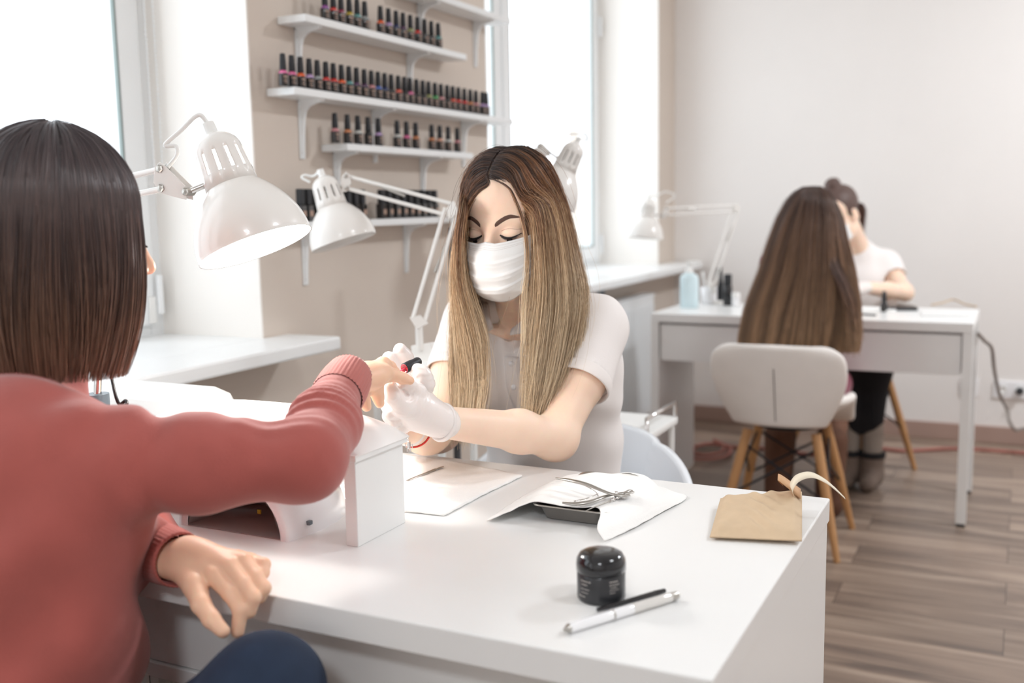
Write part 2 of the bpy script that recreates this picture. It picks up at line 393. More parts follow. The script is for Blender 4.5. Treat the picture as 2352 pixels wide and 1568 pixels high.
# ---------------------------------------------------------------- chairs
def chair_shell(scallop=False):
    seat = []; back = []
    for i in range(15):
        v = i / 14; row = []
        for j in range(21):
            u = j / 20 * 2 - 1; wd = .215 * (1 - .35 * max(0, .22 - v) / .22) * (1 - .10 * v)
            row.append(Vector((u * wd * (1 + .12 * abs(u) ** 3 * (1 - abs(v - .35))), -.19 + v * .40, .44 + .095 * abs(u) ** 2.6 * math.sin(math.pi * min(1, v * .9 + .18)) + .035 * (1 - v) ** 3 - .03 * max(0, v - .75) * 4)))
        seat.append(row)
    for i in range(17):
        t = i / 16; row = []
        wd = .215 * (.62 + .42 * math.sin(math.pi * (.08 + .60 * t)) ** 1.2) * (1 if t < .88 else math.sqrt(max(.12, 1 - ((t - .88) / .125) ** 2)) * .35 + .65)
        for j in range(21):
            u = j / 20 * 2 - 1
            zc = .445 + t * .285 - .012 * abs(u) ** 4 * t
            row.append(Vector((u * wd, -.205 - .075 * t + .055 * u * u, zc)))
        back.append(row)
    return seat, back
def make_chair(name, label, loc, rz, m, group=None, legm=None):
    t = thing(name, label, 'chair', (0, 0, 0), 0, group)
    seat, back = chair_shell()
    B().grid(seat).build('seat', m, t, solid=.034, sub=1)
    bk = B().grid(back).build('backrest', m, t, solid=.032, sub=1)
    sm = B(); pts = [Vector((0, -.205 - .075 * q - .0185, .445 + q * .285)) for q in np.linspace(.08, .72, 10)]
    sm.tube(pts, .0013, n=6); sm.build('seam', M['seam'], bk)
    B().lathe([(.11, -.008), (.12, 0), (.11, .008)], (0, -.01, .422), caps=True, n=24).build('seat_plate', M['blackm'], t)
    tops = [(sx * .115, -.01 + sy * .105, .41) for sx in (-1, 1) for sy in (-1, 1)]
    bots = [(sx * .205, -.01 + sy * .195, 0) for sx in (-1, 1) for sy in (-1, 1)]
    for a, b in zip(tops, bots): B().tube([a, (Vector(a) * .5 + Vector(b) * .5), b], [.0165, .0165, .0105], n=14).build('leg', legm or M['wood'], t)
    def on(k, f): return Vector(tops[k]).lerp(Vector(bots[k]), f)
    for (a, fa, b, fb) in ((0, .12, 1, .55), (1, .12, 0, .55), (2, .12, 3, .55), (3, .12, 2, .55), (0, .12, 2, .55), (2, .12, 0, .55), (1, .12, 3, .55), (3, .12, 1, .55)):
        B().tube([on(a, fa), on(b, fb)], .0042, n=8).build('brace', M['blackmetal'], t)
    t.location = loc; t.rotation_euler = (0, 0, rz)
    return t
ch1 = make_chair('shell_chair', 'white padded chair seen from behind, with wooden legs, pulled up to the background desk', (-.715, 3.60, 0), 0.02, M['chair_w'])
M['chair_g'] = mat('taupe_chair_shell', s2l('a8a29b'), .45)
ch2 = make_chair('shell_chair', 'taupe shell chair behind the background desk, under the woman in black trousers', (-.66, 4.66, 0), math.pi - .45, M['chair_g'])
# petal back chair of the nail artist
def petal_chair(loc, rz):
    t = thing('shell_chair', 'white petal-stitched chair behind the masked woman with long hair', 'chair', (0, 0, 0))
    seat, back = chair_shell()
    B().grid(seat).build('seat', M['chair_p'], t, solid=.03, sub=1)
    rows = []
    for i in range(41):
        q = i / 40; row = []
        for j in range(81):
            a = (j / 80 * 2 - 1) * 1.35; r = .235
            pet = abs(math.sin((j / 80) * math.pi * 5))
            top = .70 - .16 * abs(j / 80 * 2 - 1) ** 2.6
            z = .40 + (top - .40) * q
            fan = abs(math.sin((j / 80 * 2 - 1) * 2.2 * (1 + .5 * (1 - q)) * math.pi / 2 + math.pi / 2))
            rr = r + .022 * math.sqrt(fan) + .03 * q
            row.append(Vector((rr * math.sin(a), -rr * math.cos(a) + .01, z)))
        rows.append(row)
    B().grid(rows).build('backrest', M['chair_p'], t, solid=.018)
    for sx in (-1, 1):
        for sy in (-1, 1):
            B().tube([(sx * .12, sy * .11, .43), (sx * .2, sy * .19, 0)], [.015, .011], n=12).build('leg', M['wood'], t)
    t.location = loc; t.rotation_euler = (0, 0, rz)
    return t
petal_chair((-.845, 1.87, 0), math.pi)
ch4 = make_chair('shell_chair', 'white chair under the woman in the rust red sweater', (-1.16, .52, 0), -.15, M['chair_w'])

# ---------------------------------------------------------------- radiators
def radiator(y0, y1, z0, z1, label):
    t = thing('radiator', label, 'radiator', (XW + .06, (y0 + y1) / 2, z0))
    b_ = B(); n = int((y1 - y0) / .035)
    b_.box2((XW + .03, y0, z0), (XW + .095, y1, z1 - .01))
    for k in range(n):
        yc = y0 + (k + .5) * (y1 - y0) / n; b_.box2((XW + .094, yc - .012, z0 + .03), (XW + .099, yc + .012, z1 - .05))
    b_.build('panel', M['pvc'], t, bevel=.004)
    g = B().box2((XW + .027, y0 - .003, z1 - .012), (XW + .1, y1 + .003, z1)); g.build('top_grille', M['pvc'], t, bevel=.003)
    B().tube([(XW + .002, y1 - .08, z0 + .05), (XW + .05, y1 - .08, z0 + .05)], .01).build('bracket', M['pvc'], t)
    B().tube([(XW + .06, y1 - .02, z0 + .04), (XW + .06, y1 + .05, z0 + .04), (XW + .06, y1 + .06, .0)], .009).build('pipe', M['pvc'], t)
    return t
radiator(3.55, 4.80, .17, .755, 'white panel radiator under the sill of the middle window')
radiator(.5, 1.62, .17, .735, 'white panel radiator hidden under the sill beside the dark-haired woman')
hk = B().lathe([(0, .03), (.012, .028), (.012, .004), (.018, 0)], (XW, 4.30, .80), (1, 0, 0), n=12).build('wall_hook', M['grey_pl']); origin_to(hk, (XW, 4.30, .8)); tag(hk, 'small dark hook on the wall between the window sill and radiator', 'hook')

# ---------------------------------------------------------------- wall sockets and cords
def socket(x, z, w_, n, label, plug=False):
    t = thing('wall_socket', label, 'socket', (x, YB, z))
    B().box2((x - w_ / 2, YB - .012, z - .042), (x + w_ / 2, YB - .0005, z + .042)).build('plate', M['gloss'], t, bevel=.004)
    for k in range(n):
        xc = x - w_ / 2 + w_ / n * (k + .5)
        B().lathe([(.021, .0), (.021, .006), (.018, .006), (.018, .001), (0, .001)], (xc, YB - .012, z), (0, -1, 0), n=20).build('outlet', M['white_pl'], t)
    return t
socket(-.02, .268, .155, 2, 'double white wall socket right of the background desk with a plug in it')
socket(-.205, .27, .08, 1, 'single white wall socket behind the right leg of the background desk')
pl = B().lathe([(.017, 0), (.018, .02), (.012, .035), (.006, .05), (0, .05)], (.018, YB - .014, .268), (0, -1, 0), n=16).build('power_plug', M['blackm']); pl2 = origin_to(pl, (.018, YB - .014, .268)); tag(pl2, 'round black plug pushed into the double wall socket', 'plug')
def cable(pts, r, m, name, label, cat, n=60):
    o = B().tube(smooth_path(pts, n), r, n=8).build(name, m); origin_to(o, pts[0]); return tag(o, label, cat)
cable([V(-.142, 4.40, .66), ony(2262, 783, 4.5), ony(2278, 800, 4.7), ony(2284, 850, 4.9), ony(2296, 905, 5.1), ony(2314, 940, 5.15), ony(2318, 965, 5.1), ony(2332, 987, 5.1), ony(2352, 983, 5.15), ony(2420, 975, 5.3)], .0075, M['cordg'], 'hanging_cable', 'grey cable hanging from the side of the background desk', 'cord')
cable([onz(2380, 1042, .008), onz(2200, 1030, .008), onz(2080, 1035, .008), onz(2010, 1030, .008), onz(1900, 1045, .008), onz(1760, 1030, .008), onz(1680, 1025, .008), onz(1640, 1010, .008)], .008, M['cordr'], 'floor_cable', 'pinkish cable running along the floor by the back wall', 'cable')
cp = []
for k in range(90):
    a = k / 90 * math.pi * 5; c = onz(1630, 1040, .01); r = .085 + .02 * math.sin(a * .37)
    cp.append(V(c.x + r * math.cos(a), c.y + r * 1.6 * math.sin(a), .012 + .0012 * k * .18))
co = B().tube(cp, .008, n=7).build('coiled_cable', M['cordr']); origin_to(co, cp[0]); tag(co, 'coil of pinkish cable on the floor beside the background desk panel', 'cable')

# ---------------------------------------------------------------- desk lamps
M['bulb'] = mat('lit_bulb', (1, 1, 1), .3, emit=(1, .96, .88), es=22)
M['bulb_off'] = mat('frosted_bulb', s2l('f4f0e6'), .3)
def lamp(label, rim, top, R_, view_tilt, bracket, arm, base, lit=False, cable_pts=None, group='white articulated desk lamps'):
    """rim: centre of the open rim; top: crown of the neck; arm: list of joints; base: point the post stands on"""
    t = thing('desk_lamp', label, 'lamp', base, 0, group)
    rim, top = Vector(rim), Vector(top); ax = (top - rim).normalized()
    if view_tilt:
        side = ax.cross(CAM_C - rim).normalized(); ax = (Matrix.Rotation(view_tilt, 3, side) @ ax).normalized()
    H = (top - rim).length; hb = H * .54; rn = R_ * .44
    prof = [(R_, 0)]
    for q in np.linspace(.04, 1, 18): prof.append((rn + (R_ - rn) * math.cos(q * math.pi / 2) ** .78 if q < 1 else rn * 1.0, hb * q))
    prof = [(R_ * (1 - (1 - rn / R_) * (q ** 2.15)), hb * q) for q in np.linspace(0, 1, 22)]
    outer = prof; inner = [(r - .0016, h) for r, h in prof]
    B().lathe(inner[::-1] + [(R_ + .0004, -.0008)] + outer, rim, ax, n=64).build('lamp_shade', M['lampw'], t)
    # neck with cut-out slots
    nb = B(); n = 96; hs = [hb - .001, hb + (H - hb) * .22] + [hb + (H - hb) * q for q in (.30, .38, .46, .54, .60)] + [hb + (H - hb) * q for q in (.70, .80, .88, .94, .98, 1)]
    rr = [rn * 1.02, rn * .985, rn * .965, rn * .95, rn * .935, rn * .92, rn * .91, rn * .885, rn * .80, rn * .64, rn * .45, rn * .25, .001]
    u = ax.orthogonal().normalized(); w_ = ax.cross(u)
    vs = [rim + ax * h + (u * math.cos(2 * math.pi * k / n) + w_ * math.sin(2 * math.pi * k / n)) * r for r, h in zip(rr, hs) for k in range(n)]
    fs = []
    for i in range(len(hs) - 1):
        for k in range(n):
            if 1 <= i <= 5 and k % 8 in (3, 4): continue
            fs.append((i * n + k, i * n + (k + 1) % n, (i + 1) * n + (k + 1) % n, (i + 1) * n + k))
    nb.add(vs, fs, True); nb.build('lamp_neck', M['lampw'], t, solid=.0015)
    B().tube([rim + ax * (H - .004), rim + ax * (H + .016)], [R_ * .11, R_ * .10], n=14).build('cable_grip', M['white_pl'], t)
    B().lathe([(.0, -.055 * R_ / .085), (.022 * R_ / .085, -.045 * R_ / .085), (.030 * R_ / .085, -.02 * R_ / .085), (.022 * R_ / .085, .01 * R_ / .085), (.013 * R_ / .085, .035 * R_ / .085), (.013, .05), (0, .05)], rim + ax * hb * .85, ax, n=24).build('bulb', M['bulb' if lit else 'bulb_off'], t)
    if lit:
        pl_ = light('lamp_light', 'POINT', rim + ax * (-.004), lit, (1, .97, .94), shadow_soft_size=.03); pl_.parent = t; pl_.location = WM(t).inverted() @ (rim + ax * .002)
    # bracket plates
    br = Vector(bracket); nb_ = rim + ax * (hb * 1.16); d = (br - nb_); dn = d.normalized()
    B().tube([nb_ + dn * rn * .9, br], .0045 * R_ / .085, n=12).build('chrome_rod', M['chrome'], t)
    up = Vector((0, 0, 1)); j = Vector(arm[0]); sd = (j - br).cross(up); sd = sd.normalized() if sd.length > 1e-5 else Vector((1, 0, 0))
    for s_ in (-1, 1):
        o_ = sd * .008 * s_
        B().prism([br + o_ + V(0, 0, -.012), br + o_ + V(0, 0, .008), j + o_ + (br - j).normalized() * .012 + V(0, 0, .022), j + o_ + V(0, 0, .024), j + o_ + (j - br).normalized() * .010 + V(0, 0, .012), j + o_ + (j - br).normalized() * .014 + V(0, 0, -.012), j + o_ + V(0, 0, -.022)], sd * .0018).build('bracket_plate', M['lampw'], t, bevel=.001)
    for p_ in (br, j + V(0, 0, .014), j + V(0, 0, -.014)):
        B().lathe([(0, .0125), (.0045, .012), (.0045, .0105), (.006, .0095), (.006, -.0095), (.0045, -.0115), (0, -.012)], p_, sd, n=6, smooth=False).build('bolt', M['steel'], t)
    prevj = Vector(arm[0])
    for nx in arm[1:]:
        nx = Vector(nx); dd = (nx - prevj).normalized(); pr = dd.cross(sd).normalized()
        for s_ in (-1, 1):
            B().tube([prevj + pr * .014 * s_, nx + pr * .014 * s_], .0048, n=8).build('arm_bar', M['lampw'], t)
        B().tube([prevj + dd * .06 - pr * .014, prevj + dd * .15 - pr * .004], .0035, n=8).build('spring', M['steel'], t)
        for s_ in (-1, 1):
            B().prism([nx + sd * .008 * s_ + pr * .022, nx + sd * .008 * s_ + dd * .02, nx + sd * .008 * s_ - pr * .022, nx + sd * .008 * s_ - dd * .012], sd * .0018).build('joint_plate', M['lampw'], t)
        prevj = nx
    if cable_pts: B().tube(smooth_path([rim + ax * (H + .014)] + [Vector(p) for p in cable_pts], 40), .0032 * R_ / .085, n=8).build('lamp_cable', M['white_pl'], t)
    return t, prevj
# lamp at the client's side
lA, jA = lamp('large white desk lamp nearest the camera, its lit shade beside the dark bob', at(588, 567, 1.50), at(486, 304, 1.50), .085, math.radians(-1.5),
      at(434, 440, 1.49), [at(376, 410, 1.50), at(180, 455, 1.62), at(228, 800, 1.60)], at(222, 900, 1.60), lit=5.0,
      cable_pts=[at(455, 264, 1.50), at(415, 300, 1.50), at(379, 333, 1.50), at(404, 336, 1.50), at(406, 358, 1.50), at(385, 384, 1.50)])
pb = at(222, 900, 1.60)
B().tube([V(pb.x, pb.y, DT), V(pb.x, pb.y, jA.z - .13)], .016, n=20).build('clamp_post', M['grey_pl'], lA)
B().tube([V(pb.x, pb.y, jA.z - .13), V(pb.x, pb.y, jA.z - .07)], .0185, n=20).build('clamp_collar', M['grey_pl'], lA)
B().tube([V(pb.x, pb.y, jA.z - .08), jA], .006, n=10).build('post_pin', M['chrome'], lA)
B().lathe([(0, 0), (.045, 0), (.045, .008), (.03, .012), (.016, .014)], V(pb.x, pb.y, DT), n=28).build('clamp_base', M['grey_pl'], lA)
# lamp over the nail artist's side
lB, jB = lamp('white desk lamp in front of the lowest wall shelf, with a long double arm', at(790, 556, 2.42), at(742, 410, 2.44), .079, math.radians(9),
      at(782, 430, 2.42), [at(796, 418, 2.42), at(1036, 482, 2.36), at(962, 735, 2.33)], at(975, 800, 2.33),
      cable_pts=[at(720, 404, 2.44), at(700, 402, 2.44), at(694, 408, 2.44), at(712, 418, 2.44)])
bB = jB + V(.004, 0, -.06)
B().tube([jB, jB + V(0, 0, -.07)], .009, n=12).build('post_pin', M['lampw'], lB)
B().prism([jB + V(-.025, 0, -.06), jB + V(.03, 0, -.05), jB + V(.035, 0, -.10), jB + V(-.02, 0, -.115)], (.01, .028, 0)).build('clamp_jaw', M['lampw'], lB, bevel=.003)
# lamp by the middle window
lC, jC = lamp('white desk lamp turned away in front of the middle window', at(1262, 462, 3.15), at(1322, 334, 3.18), .085, math.radians(14),
      at(1262, 350, 3.2), [at(1240, 345, 3.2), at(1150, 500, 3.2), V(-1.50, 3.42, .99)], V(-1.55, 3.40, .875),
      cable_pts=[at(1348, 322, 3.25), at(1340, 308, 3.25), at(1270, 310, 3.25)])
B().tube([jC, V(jC.x, jC.y, .876)], .008, n=12).build('clamp_post', M['lampw'], lC)
B().box2((jC.x - .03, jC.y - .02, .875), (jC.x + .02, jC.y + .02, .89)).build('clamp_jaw', M['lampw'], lC, bevel=.002)
# lamp on the background desk
pD = V(-1.205, 4.43, .75)
lD, jD = lamp('small white desk lamp on the far left of the background desk', at(1481, 546, 4.35), at(1490, 458, 4.35), .077, math.radians(4),
      at(1520, 496, 4.35), [at(1530, 486, 4.35), at(1690, 478, 4.45), at(1634, 652, 4.45)], pD,
      cable_pts=[at(1510, 448, 4.35), at(1530, 440, 4.35), at(1550, 450, 4.35), at(1530, 466, 4.35)])
B().tube([jD, V(pD.x, pD.y, .755)], .012, n=12).build('clamp_post', M['lampw'], lD)
B().lathe([(0, 0), (.05, 0), (.05, .01), (.02, .014), (0, .014)], pD, n=24).build('lamp_foot', M['lampw'], lD)

# ---------------------------------------------------------------- stands and trolleys behind the nail artist
tp = at(1037, 522, 2.85)
ps = thing('pole_stand', 'dark grey pole standing beside the hair of the masked woman', 'stand', (tp.x, tp.y, 0))
B().tube([V(tp.x, tp.y, .03), tp], .0105, n=16).build('pole', mat('dark_grey_pole', s2l('47484c'), .4), ps)
B().lathe([(0, 0), (.11, 0), (.11, .012), (.03, .03), (0, .03)], V(tp.x, tp.y, 0), n=28).build('stand_base', M['blackm'], ps)
cx, cy = bB.x - .02, bB.y + .05
tr = thing('trolley', 'pale white trolley that carries the long-armed lamp', 'trolley', (cx, cy, 0))
ztr = bB.z - .035
B().box2((cx - .10, cy - .10, ztr - .03), (cx + .10, cy + .09, ztr)).build('tray', M['white_pl'], tr, bevel=.01)
B().box2((cx - .10, cy - .10, .40), (cx + .10, cy + .09, .43)).build('tray', M['white_pl'], tr, bevel=.01)
B().box2((cx - .10, cy - .10, .12), (cx + .10, cy + .09, .15)).build('tray', M['white_pl'], tr, bevel=.01)
for sx in (-.085, .085):
    for sy in (-.08, .07):
        p_ = B().tube([V(cx + sx, cy + sy, .04), V(cx + sx, cy + sy, ztr)], .009, n=10).build('post', M['white_pl'], tr)
        B().lathe([(0, -.01), (.02, -.01), (.02, .01), (0, .01)], V(cx + sx, cy + sy, .02), (0, 1, 0), n=16).build('wheel', M['blackm'], p_)
c2 = V(-1.0, 2.60, 0)
t2 = thing('trolley', 'low white trolley with a chrome rail between radiator and white chair', 'trolley', c2)
for z in (.60, .34, .10): B().box2((c2.x - .17, c2.y - .13, z - .022), (c2.x + .155, c2.y + .13, z)).build('tray', M['white_pl'], t2, bevel=.006)
B().tube([V(c2.x + .148, c2.y - .12, .602), V(c2.x + .148, c2.y - .12, .64), V(c2.x + .148, c2.y + .12, .64), V(c2.x + .148, c2.y + .12, .602)], .0055, n=10).build('rail', M['chrome'], t2)
for sx in (-.155, .14):
    for sy in (-.115, .115):
        p_ = B().tube([V(c2.x + sx, c2.y + sy, .04), V(c2.x + sx, c2.y + sy, .58)], .008, n=10).build('post', M['white_pl'], t2)
        B().lathe([(0, -.01), (.02, -.01), (.02, .01), (0, .01)], V(c2.x + sx, c2.y + sy, .02), (0, 1, 0), n=16).build('wheel', M['blackm'], p_)

# ---------------------------------------------------------------- nail polish bottles on the wall
M['polish_glass'] = mat('black_lacquered_bottle', s2l('1d1a1b'), .12, coat=.6)
M['cap'] = mat('black_ribbed_cap', s2l('26272b'), .5)
M['bprint'] = mat('rose_label_print', s2l('a88c7c'), .45)
TINT = dict(purple='8e4f96', red='d23a35', orange='e8622f', yellow='b9a43a', teal='5f9a9a', grey='9aa0a0', lilac='b79ac8', pink='d86a9a', rose='c98a8f', blue='4a6bb8', green='4aa35a',
            olive='9aa06a', plum='5a3a5c', black='201f22', copper='c9835a', coral='e0604c', nude='d9a58f', silver='c2c4c0', berry='8d2f4c', navy='2e3a66')
for k_, v_ in TINT.items(): M['t_' + k_] = mat('polish_' + k_, s2l(v_), .2, coat=.5)
BPROTO = {}
def bottle_proto(col, label, square=False):
    t = thing('nail_polish', label, 'nail polish', (0, 0, 0))
    if square:
        bd_ = B().box((0, 0, .021), (.024, .024, .042)).build('bottle', M['polish_glass'], t, bevel=.003)
        B().box((.0122, 0, .02), (.0006, .014, .014)).build('label', M['bprint'], t)
        B().box((0, 0, .062), (.0165, .0165, .040)).build('cap', M['cap'], t, bevel=.002)
    else:
        B().lathe([(0, 0), (.0105, 0), (.0122, .0015), (.0126, .006), (.0126, .026), (.0122, .030)], n=20).build('bottle', M['polish_glass'], t)
        B().lathe([(.0122, .030), (.0108, .0335), (.0082, .0365), (.0068, .038), (.0068, .040), (0, .040)], n=20).build('shoulder', M['t_' + col], t)
        lb = B()
        for (za, zb, ya, yb) in ((.021, .0245, -.45, .45), (.0165, .0185, -.3, .3), (.011, .013, -.38, .3), (.007, .0085, -.2, .35)):
            P = [[Vector((.01275 * math.cos(a), .01275 * math.sin(a), z)) for a in np.linspace(ya - .35, yb - .35, 6)] for z in (za, zb)]; lb.grid(P)
            P = [[Vector((.01275 * math.cos(a), .01275 * math.sin(a), z)) for a in np.linspace(ya + .85, yb + .75, 6)] for z in (za, zb)]; lb.grid(P)
        lb.build('label', M['bprint'], t)
        B().lathe([(.0082, .0385), (.0086, .040), (.0078, .060), (.0066, .0765), (.0055, .078), (0, .078)], n=20).build('cap', M['cap'], t)
    return t
NUM = ['first', 'second', 'third', 'fourth', 'fifth', 'sixth', 'seventh', 'eighth', 'ninth', 'tenth', 'eleventh', 'twelfth', 'thirteenth', 'fourteenth', 'fifteenth', 'sixteenth', 'seventeenth', 'eighteenth', 'nineteenth', 'twentieth']
NUM += ['twenty-' + n for n in NUM[:9]] + ['thirtieth', 'thirty-first', 'thirty-second']
def bottle_row(shelf_z, pxs, pyz, cols, where, group, square=False):
    for i, (px, col) in enumerate(zip(pxs, cols)):
        y = onx(px, pyz(px), XS - .022).y
        key = (col, square); lab = '%s polish bottle from the left, %s-topped, %s' % (NUM[i], col, where)
        if square: lab = '%s black boxy polish bottle from the left, %s' % (NUM[i], where)
        if key not in BPROTO: o = bottle_proto(col, lab, square); BPROTO[key] = o
        else: o = copy_tree(BPROTO[key])
        o['label'] = lab; o['group'] = group; o.location = (XS - .022, y, shelf_z + .0005)
        o.rotation_euler = (0, 0, random.uniform(-.25, .25) if not square else 0)
c2x = lambda a: [v / 4.055 + 600 for v in a]
L2 = c2x([205, 288, 368, 450, 525, 605, 675, 750, 820, 890, 962, 1028, 1090, 1152, 1213, 1278, 1335, 1388, 1448, 1506, 1560, 1620, 1676, 1733, 1785, 1838, 1893, 1948, 2000, 2060, 2095])
bottle_row(1.494, L2, lambda x: 170 + (x - 650) * .14, 'pink pink orange lilac grey red red orange teal plum plum rose blue navy black coral black pink black black olive green rose black coral red red copper rose lilac lilac'.split(),
           'in the long shelf row', 'polish bottles on the longest shelf')
bottle_row(1.676, c2x([595, 673, 745, 822, 895, 965]), lambda x: 20 + (x - 740) * .2, 'purple red berry yellow teal grey'.split(), 'in the left group of the upper shelf', 'polish bottles in the left group of the upper shelf')
bottle_row(1.676, c2x([1112, 1187, 1258, 1322, 1390, 1457, 1522, 1585, 1648]), lambda x: 50 + (x - 870) * .22, 'orange lilac navy plum olive red black black teal'.split(), 'in the right group of the upper shelf', 'polish bottles in the right group of the upper shelf')
bottle_row(1.366, c2x([690, 806, 903, 997, 1092]), lambda x: 310, 'rose copper silver black lilac'.split(), 'in the left group of the short shelf', 'polish bottles in the left group of the short shelf')
bottle_row(1.366, c2x([1268, 1355, 1440]), lambda x: 320, 'silver pink copper'.split(), 'in the middle group of the short shelf', 'polish bottles in the middle group of the short shelf')
bottle_row(1.366, c2x([1590, 1665, 1742, 1827]), lambda x: 330, 'copper nude silver rose'.split(), 'in the right group of the short shelf', 'polish bottles in the right group of the short shelf')
s4 = lambda a: [v / 3.266 + 620 for v in a]
bottle_row(1.163, s4([232, 285, 345, 400, 470, 530, 585, 640, 690]), lambda x: 480, ['black'] * 9, 'in the left group of the lowest shelf', 'boxy polish bottles in the left group of the lowest shelf', True)
bottle_row(1.163, s4([838, 890, 945, 998, 1048, 1097, 1145, 1190, 1232]), lambda x: 480, ['black'] * 9, 'in the right group of the lowest shelf', 'boxy polish bottles in the right group of the lowest shelf', True)

# ---------------------------------------------------------------- things on the manicure desk
# arm rest
ar = thing('arm_rest', 'white padded arm rest on two panels, under the rust red sleeve', 'arm rest', (-.95, 1.13, DT))
ax0, ax1, ay0, ay1 = -1.16, -.762, 1.066, 1.198
for x in (ax1 - .027, ax0 + .01): B().box2((x, ay0 + .010, DT), (x + .019, ay1 - .006, DT + .118)).build('leg', M['desk'], ar, bevel=.0012)
B().box2((ax0 + .002, ay0 + .003, DT + .117), (ax1 - .002, ay1 - .003, DT + .124)).build('board', M['desk'], ar, bevel=.001)
rows = []
for i in range(25):
    a = i / 24 * 2 - 1; row = []
    for j in range(25):
        b_ = j / 24 * 2 - 1
        h = .043 * (1 - abs(a) ** 3.2) ** .55 * (1 - abs(b_) ** 3.0) ** .45
        x = (ax0 + ax1) / 2 + a * (ax1 - ax0) / 2; y = (ay0 + ay1) / 2 + b_ * (ay1 - ay0) / 2
        row.append(V(x, y, DT + .125 + h))
    rows.append(row)
cu = B().grid(rows); cu.box2((ax0 + .001, ay0 + .001, DT + .1235), (ax1 - .001, ay1 - .001, DT + .1262)); cu.build('cushion', M['leather'], ar)
# uv lamp
uv = thing('nail_lamp', 'white arched nail curing lamp with dark inside, open toward the camera', 'nail lamp', (-.968, 1.06, DT))
ucx = -.968
def arch(a, h, y, z0=0, n=33, p=2.0):
    return [V(ucx + a * math.copysign(abs(math.cos(t)) ** (2 / p), math.cos(t)), y, DT + z0 + h * abs(math.sin(t)) ** (2 / p)) for t in np.linspace(0, math.pi, n)]
shell = [arch(.083, .075, 1.058), arch(.086, .079, 1.055), arch(.096, .090, 1.055), arch(.099, .094, 1.059), arch(.104, .100, 1.085), arch(.107, .103, 1.12), arch(.104, .100, 1.16), arch(.095, .088, 1.195), arch(.075, .066, 1.215), arch(.03, .03, 1.223), arch(.001, .001, 1.224)]
B().grid(shell).build('housing', M['gloss'], uv)
lin_ = []
for y, s_ in ((1.058, 1), (1.09, .98), (1.14, .93), (1.175, .8)): lin_.append([V(ucx + .083 * s_ * math.cos(t), y, DT + .001 + .075 * s_ * math.sin(t)) for t in np.linspace(0, math.pi, 7)])
lin_.append([V(ucx, 1.18, DT + .02)] * 7)
ln = B().grid(lin_, smooth=False).build('reflector', M['darkglass'], uv)
B().box2((ucx - .083, 1.058, DT + .0004), (ucx + .083, 1.175, DT + .0016)).build('base_plate', M['darkglass'], uv)
for (lx, ly, lz) in ((-.04, 1.13, .022), (-.005, 1.12, .012), (.03, 1.14, .03), (.048, 1.10, .035), (-.02, 1.168, .04), (.02, 1.168, .018), (.055, 1.12, .015)):
    B().box((ucx + lx, ly, DT + lz), (.006, .002, .006)).build('led', M['led'], ln)
B().box2((ucx + .099, 1.09, DT + .014), (ucx + .108, 1.098, DT + .02)).build('switch', M['grey_pl'], uv, bevel=.001)
# paper towels
def patch(name, rows, label, cat, m, n1=40, n2=40, amp=.0012, thick=.0008, zmin=None, group=None, warp=None):
    R_ = [smooth_path(r, n1) for r in rows]; G = []
    for j in range(n1):
        col = smooth_path([R_[i][j] for i in range(len(rows))], n2) if len(rows) > 1 else None
        G.append(col)
    P = []
    for j in range(n1):
        row = []
        for i in range(n2):
            p = G[j][i]; z = p[2] + amp * (math.sin(p[0] * 130 + 2 * math.sin(p[1] * 60)) * math.cos(p[1] * 110 + math.sin(p[0] * 90)))
            if zmin: z = max(z, zmin)
            row.append(V(p[0], p[1], z))
        P.append(row)
    o = B().grid(P).build(name, m, None, solid=thick); origin_to(o, P[n1 // 2][0]); return tag(o, label, cat, group)
q = DT + .003
patch('paper_towel', [[onz(700, 1130, q), onz(830, 1160, q), onz(1020, 1182, q)], [onz(820, 1085, q), onz(960, 1105, q + .004), onz(1110, 1135, q)], [onz(900, 1040, q), onz(1040, 1060, q), onz(1199, 1092, q)]],
      'flat white paper towel beside the arm rest with a cuticle pusher on it', 'paper towel', M['paper'], amp=.0008, thick=.003)
# steel tray under the second towel
trc = [onz(1236, 1190, DT), onz(1352, 1212, DT)]
tx0, ty0 = trc[0].x + .002, trc[0].y - .004
stray = thing('instrument_tray', 'small steel tray peeking out under the crumpled paper towel', 'tray', (tx0 + .05, ty0 + .08, DT))
tw_, td_ = .098, .185
def rrect(x0, y0, x1, y1, z, r=.012, n=6):
    P = []
    for cx_, cy_, a0 in ((x1 - r, y1 - r, 0), (x0 + r, y1 - r, 90), (x0 + r, y0 + r, 180), (x1 - r, y0 + r, 270)):
        for k in range(n): a = math.radians(a0 + 90 * k / (n - 1)); P.append(V(cx_ + r * math.cos(a), cy_ + r * math.sin(a), z))
    return P
X0, Y0, X1, Y1 = tx0, ty0, tx0 + tw_, ty0 + td_
rings = [rrect(X0 - .008, Y0 - .008, X1 + .008, Y1 + .008, DT + .0225), rrect(X0 - .003, Y0 - .003, X1 + .003, Y1 + .003, DT + .0225), rrect(X0, Y0, X1, Y1, DT + .0205), rrect(X0 + .006, Y0 + .006, X1 - .006, Y1 - .006, DT + .003), rrect(X0 + .009, Y0 + .009, X1 - .009, Y1 - .009, DT + .0012, .009)]
tb = B().grid(rings, closed=True); k0 = len(tb.v) - len(rings[0]); tb.f.append(tuple(range(k0, len(tb.v)))); tb.sm.append(False)
tb.build('tray_body', M['steel'], stray, solid=.0012)
zt = DT + .026; zq = DT + .002
A_ = onz(1118, 1195, zq); Bq = onz(1388, 1243, zq); C_ = onz(1577, 1143, zq); D_ = onz(1290, 1098, zq)
